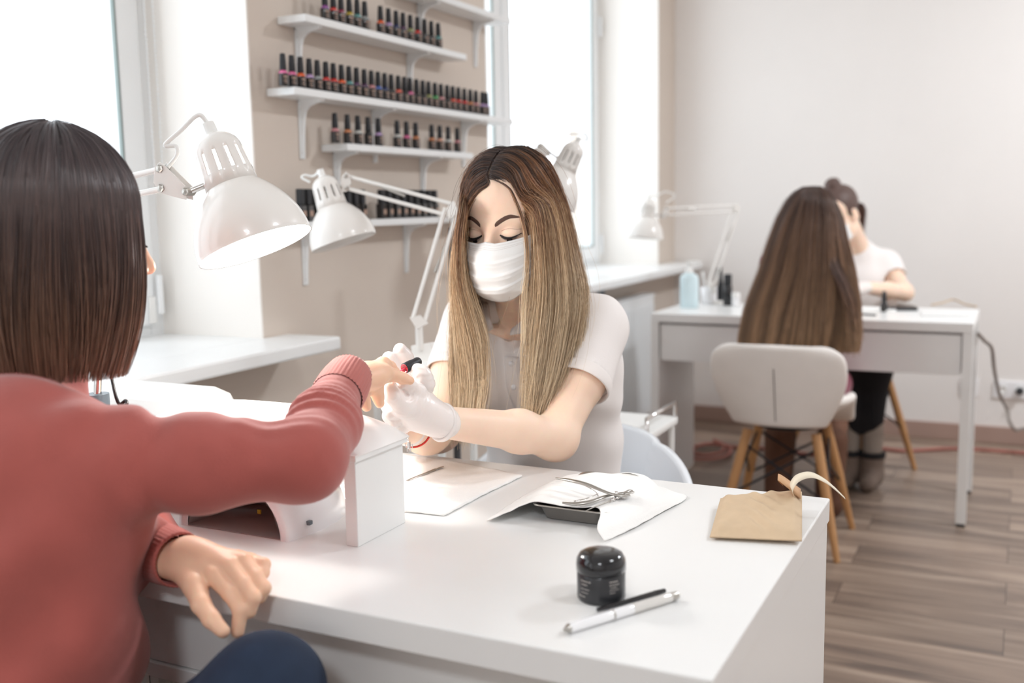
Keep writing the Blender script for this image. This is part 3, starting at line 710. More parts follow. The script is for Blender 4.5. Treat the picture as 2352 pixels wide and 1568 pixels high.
rows = [[A_, onz(1165, 1176, DT + .016), V(X0 - .004, Y0 - .004, zt), V((X0 + X1) / 2, Y0 - .004, zt - .001), V(X1 - .006, Y0 + .002, zt), onz(1372, 1212, DT + .014), Bq],
        [onz(1160, 1166, zq), onz(1205, 1150, DT + .016), V(X0 - .002, Y0 + .05, zt), V((X0 + X1) / 2, Y0 + .05, zt - .003), V(X1 + .004, Y0 + .05, zt), onz(1425, 1195, DT + .014), onz(1450, 1215, zq)],
        [onz(1215, 1132, zq), onz(1240, 1125, DT + .016), V(X0 + .0, Y0 + .11, zt), V((X0 + X1) / 2, Y0 + .11, zt - .003), V(X1 + .004, Y0 + .11, zt), onz(1490, 1165, DT + .014), onz(1512, 1180, zq)],
        [onz(1262, 1108, zq), onz(1290, 1100, DT + .02), V(X0 + .01, Y0 + .17, zt), V((X0 + X1) / 2, Y0 + .17, zt + .002), V(X1 - .0, Y0 + .175, zt + .004), onz(1530, 1135, DT + .012), C_],
        [onz(1300, 1092, DT + .006), onz(1330, 1088, DT + .02), onz(1365, 1088, DT + .022), onz(1405, 1088, DT + .026), onz(1452, 1087, DT + .034), onz(1490, 1107, DT + .02), onz(1545, 1128, zq)]]
patch('paper_towel', rows, 'crumpled white paper towel draped over the steel tray', 'paper towel', M['paper'], amp=.0007, thick=.001, n1=60, n2=50, zmin=zq - .001)
# nippers
nz_ = lambda x, y, z: onz(x, y, DT + z)
ni = thing('cuticle_nipper', 'steel cuticle nipper with open handles lying on the crumpled paper towel', 'nipper', nz_(1400, 1140, .03))
def flatbar(pts, w, name, parent, m, n=24, flat=.55):
    P = smooth_path(pts, n); ws = np.interp(np.linspace(0, 1, n), np.linspace(0, 1, len(w)), w)
    return B().tube(P, list(ws), n=14, flat=flat).build(name, m, parent)
flatbar([nz_(1277, 1098, .044), nz_(1310, 1103, .046), nz_(1350, 1113, .044), nz_(1395, 1131, .037), nz_(1425, 1138, .033), nz_(1446, 1136, .032)], [.0022, .0042, .0045, .0035, .0028, .0030, .002], 'handle', M and ni, M['steel'])
flatbar([nz_(1292, 1154, .032), nz_(1320, 1157, .031), nz_(1355, 1152, .031), nz_(1395, 1138, .032), nz_(1425, 1133, .033), nz_(1446, 1131, .033)], [.0022, .0042, .0045, .0035, .0028, .0030, .002], 'handle', ni, M['steel'])
flatbar([nz_(1322, 1106, .045), nz_(1350, 1118, .040), nz_(1368, 1130, .036), nz_(1374, 1139, .033)], [.0022, .0012, .0012, .001], 'spring', ni, M['chrome'])
flatbar([nz_(1318, 1151, .033), nz_(1345, 1145, .036), nz_(1366, 1137, .036), nz_(1374, 1134, .035)], [.0018, .0012, .0012, .001], 'spring', ni, M['chrome'])
B().lathe([(0, -.004), (.0026, -.004), (.003, 0), (.0026, .004), (0, .004)], nz_(1415, 1135, .034), (0, 0, 1), n=12).build('rivet', M['chrome'], ni)
for dy in (-2, 3): flatbar([nz_(1434, 1133 + dy * .4, .033), nz_(1447, 1128 + dy, .034), nz_(1457, 1130 + dy * .3, .033)], [.003, .0028, .0006], 'jaw', ni, M['steel'], n=8)
cp_ = thing('cuticle_tool', 'thin steel cuticle tool with beaded grip in front of the nipper', 'cuticle tool', nz_(1400, 1150, .028))
B().tube([nz_(1345, 1173, .028), nz_(1365, 1164, .029), nz_(1400, 1150, .030)], [.0004, .001, .0012], n=8).build('shaft', M['steel'], cp_)
gp = B(); a_, b_ = nz_(1400, 1150, .030), nz_(1452, 1129, .031)
gp.tube([a_.lerp(b_, k / 24) for k in range(25)], [.0019 + .0010 * math.cos(k * 1.57) for k in range(25)], n=10); gp.build('beaded_grip', M['chrome'], cp_)
cq = thing('cuticle_pusher', 'steel cuticle pusher lying on the flat paper towel', 'cuticle pusher', nz_(975, 1090, .008))
B().tube([nz_(935, 1105, .008), nz_(945, 1101, .0085), nz_(975, 1089, .0085), nz_(1000, 1078, .0085)], [.0022, .0026, .0026, .0022], n=12).build('shaft', M['steel'], cq)
B().tube([nz_(1000, 1078, .0085), nz_(1010, 1074, .0085), nz_(1018, 1071, .009)], [.0018, .0030, .0022], n=10, flat=.3).build('blade', M['steel'], cq)
# kraft pouch
kp = thing('kraft_pouch', 'brown kraft paper pouch near the right end of the manicure desk', 'pouch', onz(1740, 1200, DT))
c00, c10, c11, c01 = onz(1630, 1234, DT + .004), onz(1842, 1243, DT + .006), onz(1842, 1130, DT + .028), onz(1655, 1145, DT + .012)
top, bot = [], []
for i in range(41):
    u = i / 40; r1, r2 = [], []
    for j in range(41):
        v = j / 40; p = c00 * (1 - u) * (1 - v) + c10 * u * (1 - v) + c11 * u * v + c01 * (1 - u) * v
        e = min(u / .09, (1 - u) / .09, v / .14 if v < .5 else (1 - v) / .05, 1.0); e = e * e * (3 - 2 * e)
        bl = .010 * e * (.6 + .4 * math.sin(math.pi * u) * math.sin(math.pi * v)) + .0012 * math.sin(u * 23 + v * 9) * e * math.cos(v * 17) + .0015 * math.sin((u * 1.3 + v) * 26) * (1 - abs(2 * u - 1)) * e
        if j == 0: edge_drop = 0
        r1.append(p + V(0, 0, bl + .0008)); r2.append(V(p.x, p.y, max(DT + .0008, p.z - .006 * e)))
    top.append(r1); bot.append(r2)
B().grid(top).build('front_sheet', M['kraft'], kp, solid=.0004)
B().grid(bot).build('back_sheet', M['kraft'], kp, solid=.0004)
fl = B()
P = []
for k in range(14):
    a = k / 13; c = c11 + V(-.010, -.0 - .012 * math.sin(a * 3.0), .003 + .028 * math.sin(a * 2.6)) + (c11 - c01).normalized() * (.008 - .03 * math.sin(a * 2.2))
    P.append([c + (c10 - c11).normalized() * .0, c + (c10 - c11).normalized() * .035 * (1 - .5 * a)])
fl.grid(P); fl.build('opened_flap', M['kraft_in'], kp, solid=.0004)
sp = smooth_path([at(1822, 1135, 1.44), at(1818, 1118, 1.43), at(1832, 1098, 1.43), at(1862, 1090, 1.43), at(1892, 1102, 1.42), at(1918, 1122, 1.42), at(1941, 1144, 1.42)], 30)
P = []
for k, p in enumerate(sp):
    wdt = .0075 * (1 - .75 * (k / 29) ** 2); P.append([V(*p) + V(-.4, .7, .45).normalized() * wdt, V(*p) - V(-.4, .7, .45).normalized() * wdt])
B().grid(P).build('peel_strip', M['strip'], kp, solid=.0004)
# jar
jc = onz(1381, 1372, DT); jc.z = DT
jr = thing('cream_jar', 'round black jar with a domed glossy lid at the front of the desk', 'jar', jc)
B().lathe([(0, 0), (.0255, 0), (.0272, .002), (.0275, .006), (.0275, .031), (.0262, .033), (.024, .034)], jc, n=48).build('jar_body', mat('black_satin_jar', s2l('2c2d30'), .3, coat=.2), jr)
B().lathe([(.0276, .0335), (.0284, .0345), (.0284, .042), (.0275, .0475), (.0245, .0525), (.0195, .0552), (.012, .0562), (0, .0565)], jc, n=48).build('lid', M['black'], jr)
lb = B()
dirc = math.atan2(-jc.y, -jc.x)
rr_ = random.Random(3)
for (a0, a1, z0, z1) in ((-.95, -.45, .026, .0275), (-.9, -.6, .022, .0233), (-.95, -.5, .017, .018), (-.9, -.55, .013, .014), (.35, .75, .027, .0285), (.35, .8, .0235, .0247), (.38, .7, .0205, .0215), (.35, .78, .0175, .0183), (.36, .6, .0145, .0153), (-1.1, -.7, .008, .0092)):
    a = a0
    while a < a1:
        wv = rr_.uniform(.02, .07); lb.grid([[jc + V(.0276 * math.cos(dirc + t), .0276 * math.sin(dirc + t), z) for t in np.linspace(a, min(a + wv, a1), 4)] for z in (z0, z1)]); a += wv + .025
lb.build('label_print', M['print'], jr)
# brush pens
def pen(p, q, r, label, body, tipm, segs, name='nail_brush_pen'):
    t = thing(name, label, 'brush pen', (p + q) / 2)
    d = q - p; L_ = d.length; dn = d.normalized(); last = 0
    for nm, f0, f1, r0, r1, m in segs:
        B().lathe([(0, f0 * L_), (r0 * r, f0 * L_), (r0 * r * 1.0, f0 * L_ + .0005), (r1 * r, f1 * L_ - .0005), (r1 * r * .96, f1 * L_), (0, f1 * L_)], p, dn, n=20).build(nm, m, t)
    return t
M['clearpl'] = mat('clear_pen_plastic', s2l('d9d6d2'), .1, coat=.5)
pen(nz_(1295, 1446, .0060), nz_(1556, 1366, .0060), .0058, 'white and clear brush pen lying in front of the black jar', None, None,
    [('tip', 0, .045, .25, .9, M['steel']), ('barrel', .045, .40, .93, 1.0, M['gloss']), ('collar', .40, .415, 1.02, 1.02, M['steel']), ('sleeve', .415, .58, 1.0, 1.0, M['gloss']), ('clear_cap', .58, .93, .97, .97, M['clearpl']), ('end_cap', .93, 1, .9, .75, M['steel'])])
pen(nz_(1372, 1400, .0042), nz_(1527, 1356, .0042), .0034, 'thin black brush pen between the jar and the white pen', None, None,
    [('handle', 0, .85, .7, 1.0, M['black']), ('cap', .85, 1, 1.0, .8, M['black'])])
# white appliances left of the arm rest
bx = thing('dust_collector', 'white nail dust collector on the desk under the window sill', 'dust collector', (-1.33, 1.33, DT))
b0 = onx(385, 940, -1.30)
B().box2((-1.50, 1.245, DT), (-1.235, 1.43, DT + .062)).build('base_box', M['white_pl'], bx, bevel=.012, seg=4)
B().box2((-1.502, 1.243, DT + .062), (-1.233, 1.432, DT + .068)).build('seam_band', M['grey_pl'], bx, bevel=.002)
prof = [(1.255, .070), (1.252, .10), (1.262, .125), (1.285, .138), (1.32, .142), (1.36, .137), (1.395, .12), (1.41, .095), (1.412, .070)]
B().prism([V(-1.49, y, DT + z) for y, z in prof], (.23, 0, 0)).build('hood', M['white_pl'], bx, bevel=.008, seg=4)
wt = patch('white_board', [[onz(740, 1140, DT + .003), onz(800, 1150, DT + .003)], [onz(770, 1100, DT + .003), onz(830, 1105, DT + .003)]], 'thin white plastic board lying behind the right panel of the arm rest', 'board', M['gloss'], n1=6, n2=6, amp=0, thick=.005)
# box with a barcode behind the sleeve
pbx = thing('product_box', 'small white box with black bars between the red sleeve and arm rest', 'box', onz(770, 1082, DT))
pc = onz(772, 1078, DT)
B().box((pc.x, pc.y, DT + .012), (.04, .03, .024)).build('carton', M['white_pl'], pbx, bevel=.001)
for k in range(12): B().box((pc.x - .001 + k * .0017, pc.y - .0153, DT + .016), (.0006 + .0006 * (k % 3 == 0), .0006, .010)).build('bar', M['printd'], pbx)
B().box((pc.x, pc.y - .0153, DT + .0245), (.038, .0006, .002)).build('stripe', M['printd'], pbx)
# black coiled cord
pts = smooth_path([at(236, 822, 1.42), at(250, 838, 1.41), at(258, 875, 1.40), at(266, 910, 1.39), at(275, 928, 1.39), at(288, 920, 1.39), at(291, 928, 1.385), at(279, 935, 1.38), at(285, 940, 1.38), at(297, 938, 1.38), at(290, 960, 1.39), onz(280, 1010, DT + .003), onz(240, 1030, DT + .003)], 60)
o = B().tube(pts, .0024, n=8).build('curled_cable', M['cord']); origin_to(o, pts[-1])
o2 = None
tag(o, 'curled black cord hanging beside the grey lamp post', 'cord')

# ---------------------------------------------------------------- things on the background desk
sp_ = onz(1583, 706, DT)
so = thing('soap_dispenser', 'pale blue soap dispenser with a white pump on the background desk', 'soap dispenser', sp_)
rg = []
for z, a, b in ((0, .036, .024), (.004, .040, .027), (.06, .041, .028), (.125, .040, .027), (.138, .034, .024), (.146, .020, .018), (.150, .015, .015)):
    rg.append([sp_ + V(a * math.cos(t) , b * math.sin(t), z) for t in np.linspace(0, 2 * math.pi, 29)[:-1]])
bb_ = B().grid(rg, closed=True); bb_.f.append(tuple(range(28))); bb_.sm.append(False); bb_.build('bottle', M['soap'], so)
B().lathe([(.016, .148), (.016, .166), (.006, .168), (.006, .188), (.012, .189), (.012, .198), (0, .199)], sp_, n=20).build('pump', M['white_pl'], so)
B().tube([sp_ + V(0, 0, .194), sp_ + V(.036, .0, .195), sp_ + V(.042, 0, .188)], .005, n=10).build('spout', M['white_pl'], so)
cp0 = onz(1628, 697, DT)
cu = thing('tool_holder', 'small white holder with brushes beside the soap dispenser', 'tool holder', cp0)
B().lathe([(0, 0), (.034, 0), (.036, .003), (.036, .075), (.033, .075), (.033, .006), (0, .006)], cp0, n=28).build('cup', M['gloss'], cu)
for i, (dx_, dy_, h, m, lab) in enumerate(((-.012, 0, .14, 'white_pl', 'white brush leaning left in the small white holder'), (.016, .005, .155, 'blackm', 'black nail file sticking up from the small white holder'), (.005, -.012, .12, 'white_pl', 'short white brush in the middle of the small white holder'))):
    o = B().tube([cp0 + V(dx_ * .5, dy_ * .5, .008), cp0 + V(dx_ * 1.3, dy_, .07), cp0 + V(dx_ * 2.4, dy_ * 1.6, h)], [.003, .004, .006], n=10).build('nail_brush' if m != 'blackm' else 'nail_file', M[m]); origin_to(o, cp0 + V(dx_ * .5, dy_ * .5, .008)); tag(o, lab, 'brush' if m != 'blackm' else 'nail file')
bp = onz(1671, 701, DT)
bk = thing('lotion_bottle', 'tall black bottle between the white holder and the long-haired woman', 'bottle', bp)
B().lathe([(0, 0), (.018, 0), (.020, .003), (.020, .082), (.014, .090), (0, .092)], bp, n=24).build('bottle', M['black'], bk)
B().lathe([(.017, .088), (.017, .132), (.015, .135), (0, .135)], bp, n=24).build('cap', M['blackm'], bk)
bp = onz(1655, 696, DT)
bk = thing('lotion_bottle', 'slimmer black bottle half hidden behind the tall black one', 'bottle', bp)
B().lathe([(0, 0), (.015, 0), (.016, .003), (.015, .07), (.009, .10), (.006, .13), (0, .131)], bp, n=24).build('bottle', M['blackm'], bk)
B().lathe([(.007, .125), (.005, .175), (0, .178)], bp, n=16).build('nozzle', M['blackm'], bk)
bp = onz(1690, 703, DT)
bk = thing('cream_tube', 'small white pot at the edge of the long brown hair', 'pot', bp)
B().lathe([(0, 0), (.016, 0), (.017, .002), (.017, .04), (0, .04)], bp, n=24).build('pot_body', M['gloss'], bk)
B().lathe([(.018, .038), (.018, .055), (.016, .058), (0, .058)], bp, n=24).build('lid', M['white_pl'], bk)
bp = onz(2030, 716, DT)
bk = thing('nail_polish', 'single black polish bottle standing on the background desk', 'nail polish', bp)
B().lathe([(0, 0), (.013, 0), (.0145, .002), (.0145, .03), (.009, .037), (0, .038)], bp, n=20).build('bottle', M['polish_glass'], bk)
B().lathe([(.009, .036), (.0085, .07), (.0065, .082), (0, .083)], bp, n=20).build('cap', M['blackm'], bk)
def thin(name, c, w_, d_, h_, rz, m, label, cat):
    o = B().box((0, 0, h_ / 2), (w_, d_, h_)).build(name, m, bevel=min(.002, h_ / 3)); o.location = c; o.rotation_euler = (0, 0, rz); return tag(o, label, cat)
thin('palette', onz(2072, 712, DT), .11, .05, .012, .3, M['blackm'], 'flat dark palette under the far elbow on the background desk', 'palette')
thin('paper_sheet', onz(2170, 722, DT), .17, .16, .008, .1, M['desk'], 'white paper stack on the right end of the background desk', 'paper')
thin('hand_cushion', onz(2010, 712, DT), .16, .14, .006, 0, M['paper'], 'white towel under the hands on the background desk', 'towel')
thin('black_tool', onz(1992, 724, DT), .07, .012, .006, -.3, M['blackm'], 'small black tool lying right of the long brown hair', 'tool')
cable([onz(2140, 700, DT + .004), onz(2165, 695, DT + .006), onz(2190, 688, DT + .012), onz(2215, 698, DT + .006), onz(2243, 704, DT + .004)], .0035, M['kraft'], 'thin_cord', 'thin tan cord curving over the right corner of the background desk', 'cord', n=30)
# vases on the window sill
M['stem'] = mat('green_stem', s2l('7f9a6c'), .6); M['petal'] = mat('pale_green_flower', s2l('cfd6c0'), .7, sss=.1); M['vase'] = mat('clear_vase', (.95, .97, .97), .05, trans=1, ior=1.1)
for i, (px, py, lab) in enumerate(((1342, 606, 'left of two slim glass vases with pale flowers on the sill'), (1372, 600, 'right of two slim glass vases with pale flowers on the sill'))):
    p = onz(px, py, .875); p.x = min(p.x, -1.6)
    va = thing('flower_vase', lab, 'vase', V(p.x, p.y, .874), group='slim vases on the middle window sill')
    o_ = V(p.x, p.y, .8745)
    B().lathe([(0, 0), (.018, 0), (.02, .003), (.016, .06), (.013, .12), (.017, .15)], o_, n=24).build('glass', M['vase'], va, solid=.0015)
    for k in range(3):
        d = V(.012 * (k - 1), .008 * ((k * 7) % 3 - 1), 0); hd = o_ + V(0, 0, .25 - .012 * k) + d * 2.4
        st = B().tube([o_ + V(0, 0, .006), o_ + V(0, 0, .12) + d * .5, hd], .0016, n=6).build('stem', M['stem'], va)
        pb_ = B()
        for a in range(26):
            th = a * 2.4; ph = a / 26 * 1.9; r_ = .017
            c = hd + V(r_ * math.sin(ph) * math.cos(th), r_ * math.sin(ph) * math.sin(th), r_ * math.cos(ph) * .7)
            nn = (c - hd).normalized(); u_ = nn.orthogonal().normalized(); v_ = nn.cross(u_)
            pb_.add([c - u_ * .006, c - v_ * .004 + nn * .002, c + u_ * .006 + nn * .003, c + v_ * .004 + nn * .002], [(0, 1, 2, 3)], True)
        pb_.build('blossom', M['petal'], st)

# ---------------------------------------------------------------- organic surfaces: smooth unions sampled on a grid
class Org:
    def __init__(s, res): s.res = res; s.ops = []; s.post = []
    def cone(s, a, b, ra, rb, k=.015, op='u', flat=None):
        a, b = np.array(a, float), np.array(b, float); r = max(ra, rb)
        s.ops.append(('c', a, b, ra, rb, k, op, flat, np.minimum(a, b) - r, np.maximum(a, b) + r)); return s
    def chain(s, pts, rs, k=.012, op='u', flat=None):
        for i in range(len(pts) - 1): s.cone(pts[i], pts[i + 1], rs[i], rs[i + 1], k, op, flat)
        return s
    def ell(s, c, r, R=None, k=.015, op='u'):
        c = np.array(c, float); r = np.array(r, float); R = np.eye(3) if R is None else np.array(R, float)
        ext = np.sqrt(((R * r) ** 2).sum(1)); s.ops.append(('e', c, r, R, None, k, op, None, c - ext, c + ext)); return s
    def field(s, lo, hi):
        n = np.ceil((hi - lo) / s.res).astype(int) + 1; D = np.full(n, .05, dtype=np.float32)
        ax = [lo[i] + s.res * np.arange(n[i]) for i in range(3)]
        for (ty, a, b, ra, rb, k, op, flat, mn, mx) in s.ops:
            pad = k + 3 * s.res + (.012 if op == 'u' else 0)
            i0 = np.clip(((mn - pad - lo) / s.res).astype(int), 0, n - 1); i1 = np.clip(((mx + pad - lo) / s.res).astype(int) + 2, 1, n)
            if (i1 <= i0).any(): continue
            sl = tuple(slice(p, q) for p, q in zip(i0, i1))
            X, Y, Z = np.meshgrid(ax[0][sl[0]], ax[1][sl[1]], ax[2][sl[2]], indexing='ij', sparse=True)
            if ty == 'c':
                ab = b - a; L2 = max((ab ** 2).sum(), 1e-12)
                h = np.clip(((X - a[0]) * ab[0] + (Y - a[1]) * ab[1] + (Z - a[2]) * ab[2]) / L2, 0, 1)
                vx, vy, vz = X - a[0] - h * ab[0], Y - a[1] - h * ab[1], Z - a[2] - h * ab[2]
                if flat:
                    nn, sc_ = np.array(flat[0], float), flat[1]; nn = nn / np.linalg.norm(nn); dn = (vx * nn[0] + vy * nn[1] + vz * nn[2]) * (sc_ - 1)
                    vx, vy, vz = vx + dn * nn[0], vy + dn * nn[1], vz + dn * nn[2]
                d = np.sqrt(vx * vx + vy * vy + vz * vz) - (ra + (rb - ra) * h)
            else:
                r, R = b, ra; qx, qy, qz = X - a[0], Y - a[1], Z - a[2]
                u = (qx * R[0, 0] + qy * R[1, 0] + qz * R[2, 0]) / r[0]; v = (qx * R[0, 1] + qy * R[1, 1] + qz * R[2, 1]) / r[1]; w_ = (qx * R[0, 2] + qy * R[1, 2] + qz * R[2, 2]) / r[2]
                k0 = np.sqrt(u * u + v * v + w_ * w_) + 1e-9; k1 = np.sqrt((u / r[0]) ** 2 + (v / r[1]) ** 2 + (w_ / r[2]) ** 2) + 1e-9
                d = k0 * (k0 - 1) / k1
            A = D[sl]
            if op == 'u': hh = np.maximum(k - np.abs(A - d), 0) / k; D[sl] = np.minimum(A, d) - hh * hh * k * .25
            else: hh = np.maximum(k - np.abs(A + d), 0) / k; D[sl] = np.maximum(A, -d) + hh * hh * k * .25
        for f in s.post:
            X, Y, Z = np.meshgrid(*ax, indexing='ij', sparse=True); D = f(X, Y, Z, D)
        return D
    def surf(s, clip_lo=None, clip_hi=None):
        U = [o for o in s.ops if o[6] == 'u']
        lo = np.min([o[8] for o in U], 0) - .012; hi = np.max([o[9] for o in U], 0) + .012
        if clip_lo is not None: lo = np.maximum(lo, clip_lo)
        if clip_hi is not None: hi = np.minimum(hi, clip_hi)
        D = s.field(lo, hi); D[0] = D[-1] = .05; D[:, 0] = D[:, -1] = .05; D[:, :, 0] = D[:, :, -1] = .05
        ins = D < 0; n = D.shape
        c = ins[:-1, :-1, :-1].astype(np.int8)
        cnt = sum(ins[i:n[0] - 1 + i, j:n[1] - 1 + j, k:n[2] - 1 + k].astype(np.int8) for i in (0, 1) for j in (0, 1) for k in (0, 1))
        act = np.argwhere((cnt > 0) & (cnt < 8)); idx = np.full((n[0] - 1, n[1] - 1, n[2] - 1), -1, dtype=np.int32)
        idx[act[:, 0], act[:, 1], act[:, 2]] = np.arange(len(act))
        P = np.zeros((len(act), 3)); W = np.zeros(len(act))
        cor = [(i, j, k) for i in (0, 1) for j in (0, 1) for k in (0, 1)]
        for p in cor:
            for q in cor:
                if p < q and sum(abs(x - y) for x, y in zip(p, q)) == 1:
                    dp = D[act[:, 0] + p[0], act[:, 1] + p[1], act[:, 2] + p[2]]; dq = D[act[:, 0] + q[0], act[:, 1] + q[1], act[:, 2] + q[2]]
                    m = (dp < 0) != (dq < 0); t = np.where(m, dp / np.where(m, dp - dq, 1), 0)[:, None]
                    P += np.where(m[:, None], np.array(p) + t * (np.array(q) - np.array(p)), 0); W += m
        V_ = lo + (act + P / W[:, None]) * s.res
        F_ = []
        for axn in range(3):
            sh = [slice(None)] * 3; sh2 = list(sh); sh[axn] = slice(0, -1); sh2[axn] = slice(1, None)
            a_, b_ = ins[tuple(sh)], ins[tuple(sh2)]; e = np.argwhere(a_ != b_); o1, o2 = [x for x in range(3) if x != axn]
            e = e[(e[:, o1] > 0) & (e[:, o2] > 0) & (e[:, o1] < n[o1] - 1) & (e[:, o2] < n[o2] - 1)]
            def g(d1, d2):
                f = e.copy(); f[:, o1] -= d1; f[:, o2] -= d2; return idx[f[:, 0], f[:, 1], f[:, 2]]
            q = np.stack([g(1, 1), g(0, 1), g(0, 0), g(1, 0)], 1); s_ = a_[e[:, 0], e[:, 1], e[:, 2]]
            flip = s_ if axn != 1 else ~s_
            q[~flip] = q[~flip][:, ::-1]; F_.append(q)
        F_ = np.vstack(F_); return V_, F_[(F_ >= 0).all(1)]
    def build(s, name, m, parent, extra=None, **k):
        V_, F_ = s.surf(**k)
        if extra is not None:
            for (v2, f2) in extra: F_ = np.vstack([F_, f2 + len(V_)]); V_ = np.vstack([V_, v2])
        return place(name, V_, F_, m, parent)
def place(name, V_, F_, m, parent, smooth=True):
    if parent is not None:
        Mi = np.array(WM(parent).inverted()); V_ = V_ @ Mi[:3, :3].T + Mi[:3, 3]
    me = raw_mesh(name, V_, F_, smooth); me.materials.append(m)
    o = bpy.data.objects.new(name, me); COL.objects.link(o)
    if parent is not None: o.parent = parent
    return o

# ---------------------------------------------------------------- hair
def strands(name, paths, r0, r1, m, parent, rnd=None, sides=3, shape=None):
    """paths: (S, K, 3) array"""
    P = np.asarray(paths, float); S_, K, _ = P.shape
    T = np.gradient(P, axis=1); T /= np.linalg.norm(T, axis=2, keepdims=True) + 1e-9
    ref = rng.normal(size=(S_, 1, 3)) * np.ones((1, K, 1)); U = ref - (ref * T).sum(2, keepdims=True) * T; U /= np.linalg.norm(U, axis=2, keepdims=True) + 1e-9
    W = np.cross(T, U); t = np.linspace(0, 1, K)[None, :, None]
    rad = r0 + (r1 - r0) * t if shape is None else shape(t)
    ang = [2 * math.pi * k / sides for k in range(sides)]
    R_ = np.stack([P + (U * math.cos(a) + W * math.sin(a)) * rad for a in ang], 2)   # S,K,sides,3
    V_ = R_.reshape(-1, 3); base = (np.arange(S_)[:, None] * K + np.arange(K - 1)[None, :])[:, :, None] * sides
    k_ = np.arange(sides)[None, None, :]; a = base + k_; b = base + (k_ + 1) % sides
    F_ = np.stack([a, b, b + sides, a + sides], 3).reshape(-1, 4)
    o = place(name, V_, F_, m, parent); me = o.data
    at_ = me.attributes.new('hair_t', 'FLOAT', 'POINT'); at_.data.foreach_set('value', np.repeat(np.tile(np.linspace(0, 1, K), S_), sides).astype(np.float32))
    rr = rng.random(S_) if rnd is None else rnd
    if rnd is None and len(US) == S_: rr = np.clip(US, 0, 1)
    US.clear()
    at_ = me.attributes.new('hair_r', 'FLOAT', 'POINT'); at_.data.foreach_set('value', np.repeat(rr, K * sides).astype(np.float32))
    return o
US = []
def guide_strands(guides, n, K=26, spread=.003, jit=.0015, wave=0, wf=3, uend=None, tip=None):
    """guides: list of world-space polylines ordered across the lock"""
    G = np.array([smooth_path(g, K) for g in guides]); g_ = len(guides); out = np.zeros((n, K, 3)); t = np.linspace(0, 1, K)
    for i in range(n):
        u = rng.random() * (g_ - 1); j = min(int(u), g_ - 2); f = u - j
        du = rng.normal() * .06; base = G[j] * (1 - f) + G[j + 1] * f
        u2 = np.clip(u + du, 0, g_ - 1.001); j2 = int(u2); f2 = u2 - j2; b2 = G[j2] * (1 - f2) + G[j2 + 1] * f2
        p = base * (1 - t[:, None]) + b2 * t[:, None]
        off = rng.normal(size=3) * spread; off2 = rng.normal(size=3) * spread * 1.5
        p = p + off * (.25 + .75 * t[:, None]) + (off2 * (t[:, None] ** 2))
        ph = rng.random(3) * 6.28
        p = p + jit * np.sin(t[:, None] * wf * 6.28 * rng.uniform(.6, 1.3) + ph) * t[:, None]
        if wave: p = p + wave * np.sin(t[:, None] * 5 + u * 9 + np.array([0, 1.5, 3])) * t[:, None]
        US.append(.5 + .30 * math.sin(u * 11.3 + 1.7 * math.sin(u * 4.1)) + .2 * math.sin(u * 37) + rng.normal() * .16)
        cut = 1 - rng.random() ** 2.2 * (tip or .1)
        q = np.linspace(0, cut, K); p = np.stack([np.interp(q, t, p[:, c]) for c in range(3)], 1)
        out[i] = p
    return out
def hair_mat(name, ramp, var=.3, rough=.38, shift=.25, spec=.45):
    m = bpy.data.materials.new(name); m.use_nodes = True; nt = m.node_tree; b = nt.nodes['Principled BSDF']; N = nt.nodes.new; L = nt.links.new
    a = N('ShaderNodeAttribute'); a.attribute_name = 'hair_t'; r = N('ShaderNodeAttribute'); r.attribute_name = 'hair_r'
    ma = N('ShaderNodeMath'); ma.operation = 'MULTIPLY_ADD'; L(r.outputs['Fac'], ma.inputs[0]); ma.inputs[1].default_value = shift; L(a.outputs['Fac'], ma.inputs[2])
    su = N('ShaderNodeMath'); su.operation = 'SUBTRACT'; L(ma.outputs[0], su.inputs[0]); su.inputs[1].default_value = shift / 2
    cr = N('ShaderNodeValToRGB'); L(su.outputs[0], cr.inputs[0]); e = cr.color_ramp.elements
    e[0].position = ramp[0][0]; e[0].color = (*s2l(ramp[0][1]), 1); e[1].position = ramp[-1][0]; e[1].color = (*s2l(ramp[-1][1]), 1)
    for p, c in ramp[1:-1]: x = e.new(p); x.color = (*s2l(c), 1)
    hs = N('ShaderNodeHueSaturation'); L(cr.outputs[0], hs.inputs['Color'])
    mm = N('ShaderNodeMapRange'); L(r.outputs['Fac'], mm.inputs[0]); mm.inputs[3].default_value = 1 - var; mm.inputs[4].default_value = 1 + var * 1.3
    L(mm.outputs[0], hs.inputs['Value']); L(hs.outputs[0], b.inputs['Base Color'])
    b.inputs['Roughness'].default_value = rough; b.inputs['Specular IOR Level'].default_value = spec
    return m
def skin_mat(name, col, rough=.45):
    m = mat(name, col, rough, sss=.35, bump=.12, bscale=350, bdist=.0004, var=.035, vscale=14, spec=.35); return m
M['skin_a'] = skin_mat('warm_fair_skin', s2l('ecc8ac')); M['skin_b'] = skin_mat('fair_skin', s2l('f6d8c2')); M['skin_c'] = skin_mat('warm_skin', s2l('ebc2a6'))
M['glove'] = mat('white_latex_glove', s2l('eee5e1'), .32, sss=.25, bump=.5, bscale=70, bdist=.0012, sssr=(1, .7, .6))
M['brow'] = mat('dark_brow_hair', s2l('5c443a'), .8, bump=.6, bscale=900, bdist=.0006)
M['lash'] = mat('black_lashes', s2l('1c1614'), .6)
M['eye_w'] = mat('eye_white', s2l('cdb8ae'), .15); M['iris'] = mat('dark_iris', s2l('2b201c'), .1, coat=.6)
M['shirt'] = mat('white_pique_cotton', s2l('f3eeec'), .85, bump=.35, bscale=420, bdist=.0006, sheen=.15)
M['shirtd'] = mat('white_rib_knit', s2l('efe9e6'), .85, bump=.3, bscale=300, bdist=.0008, sheen=.15)
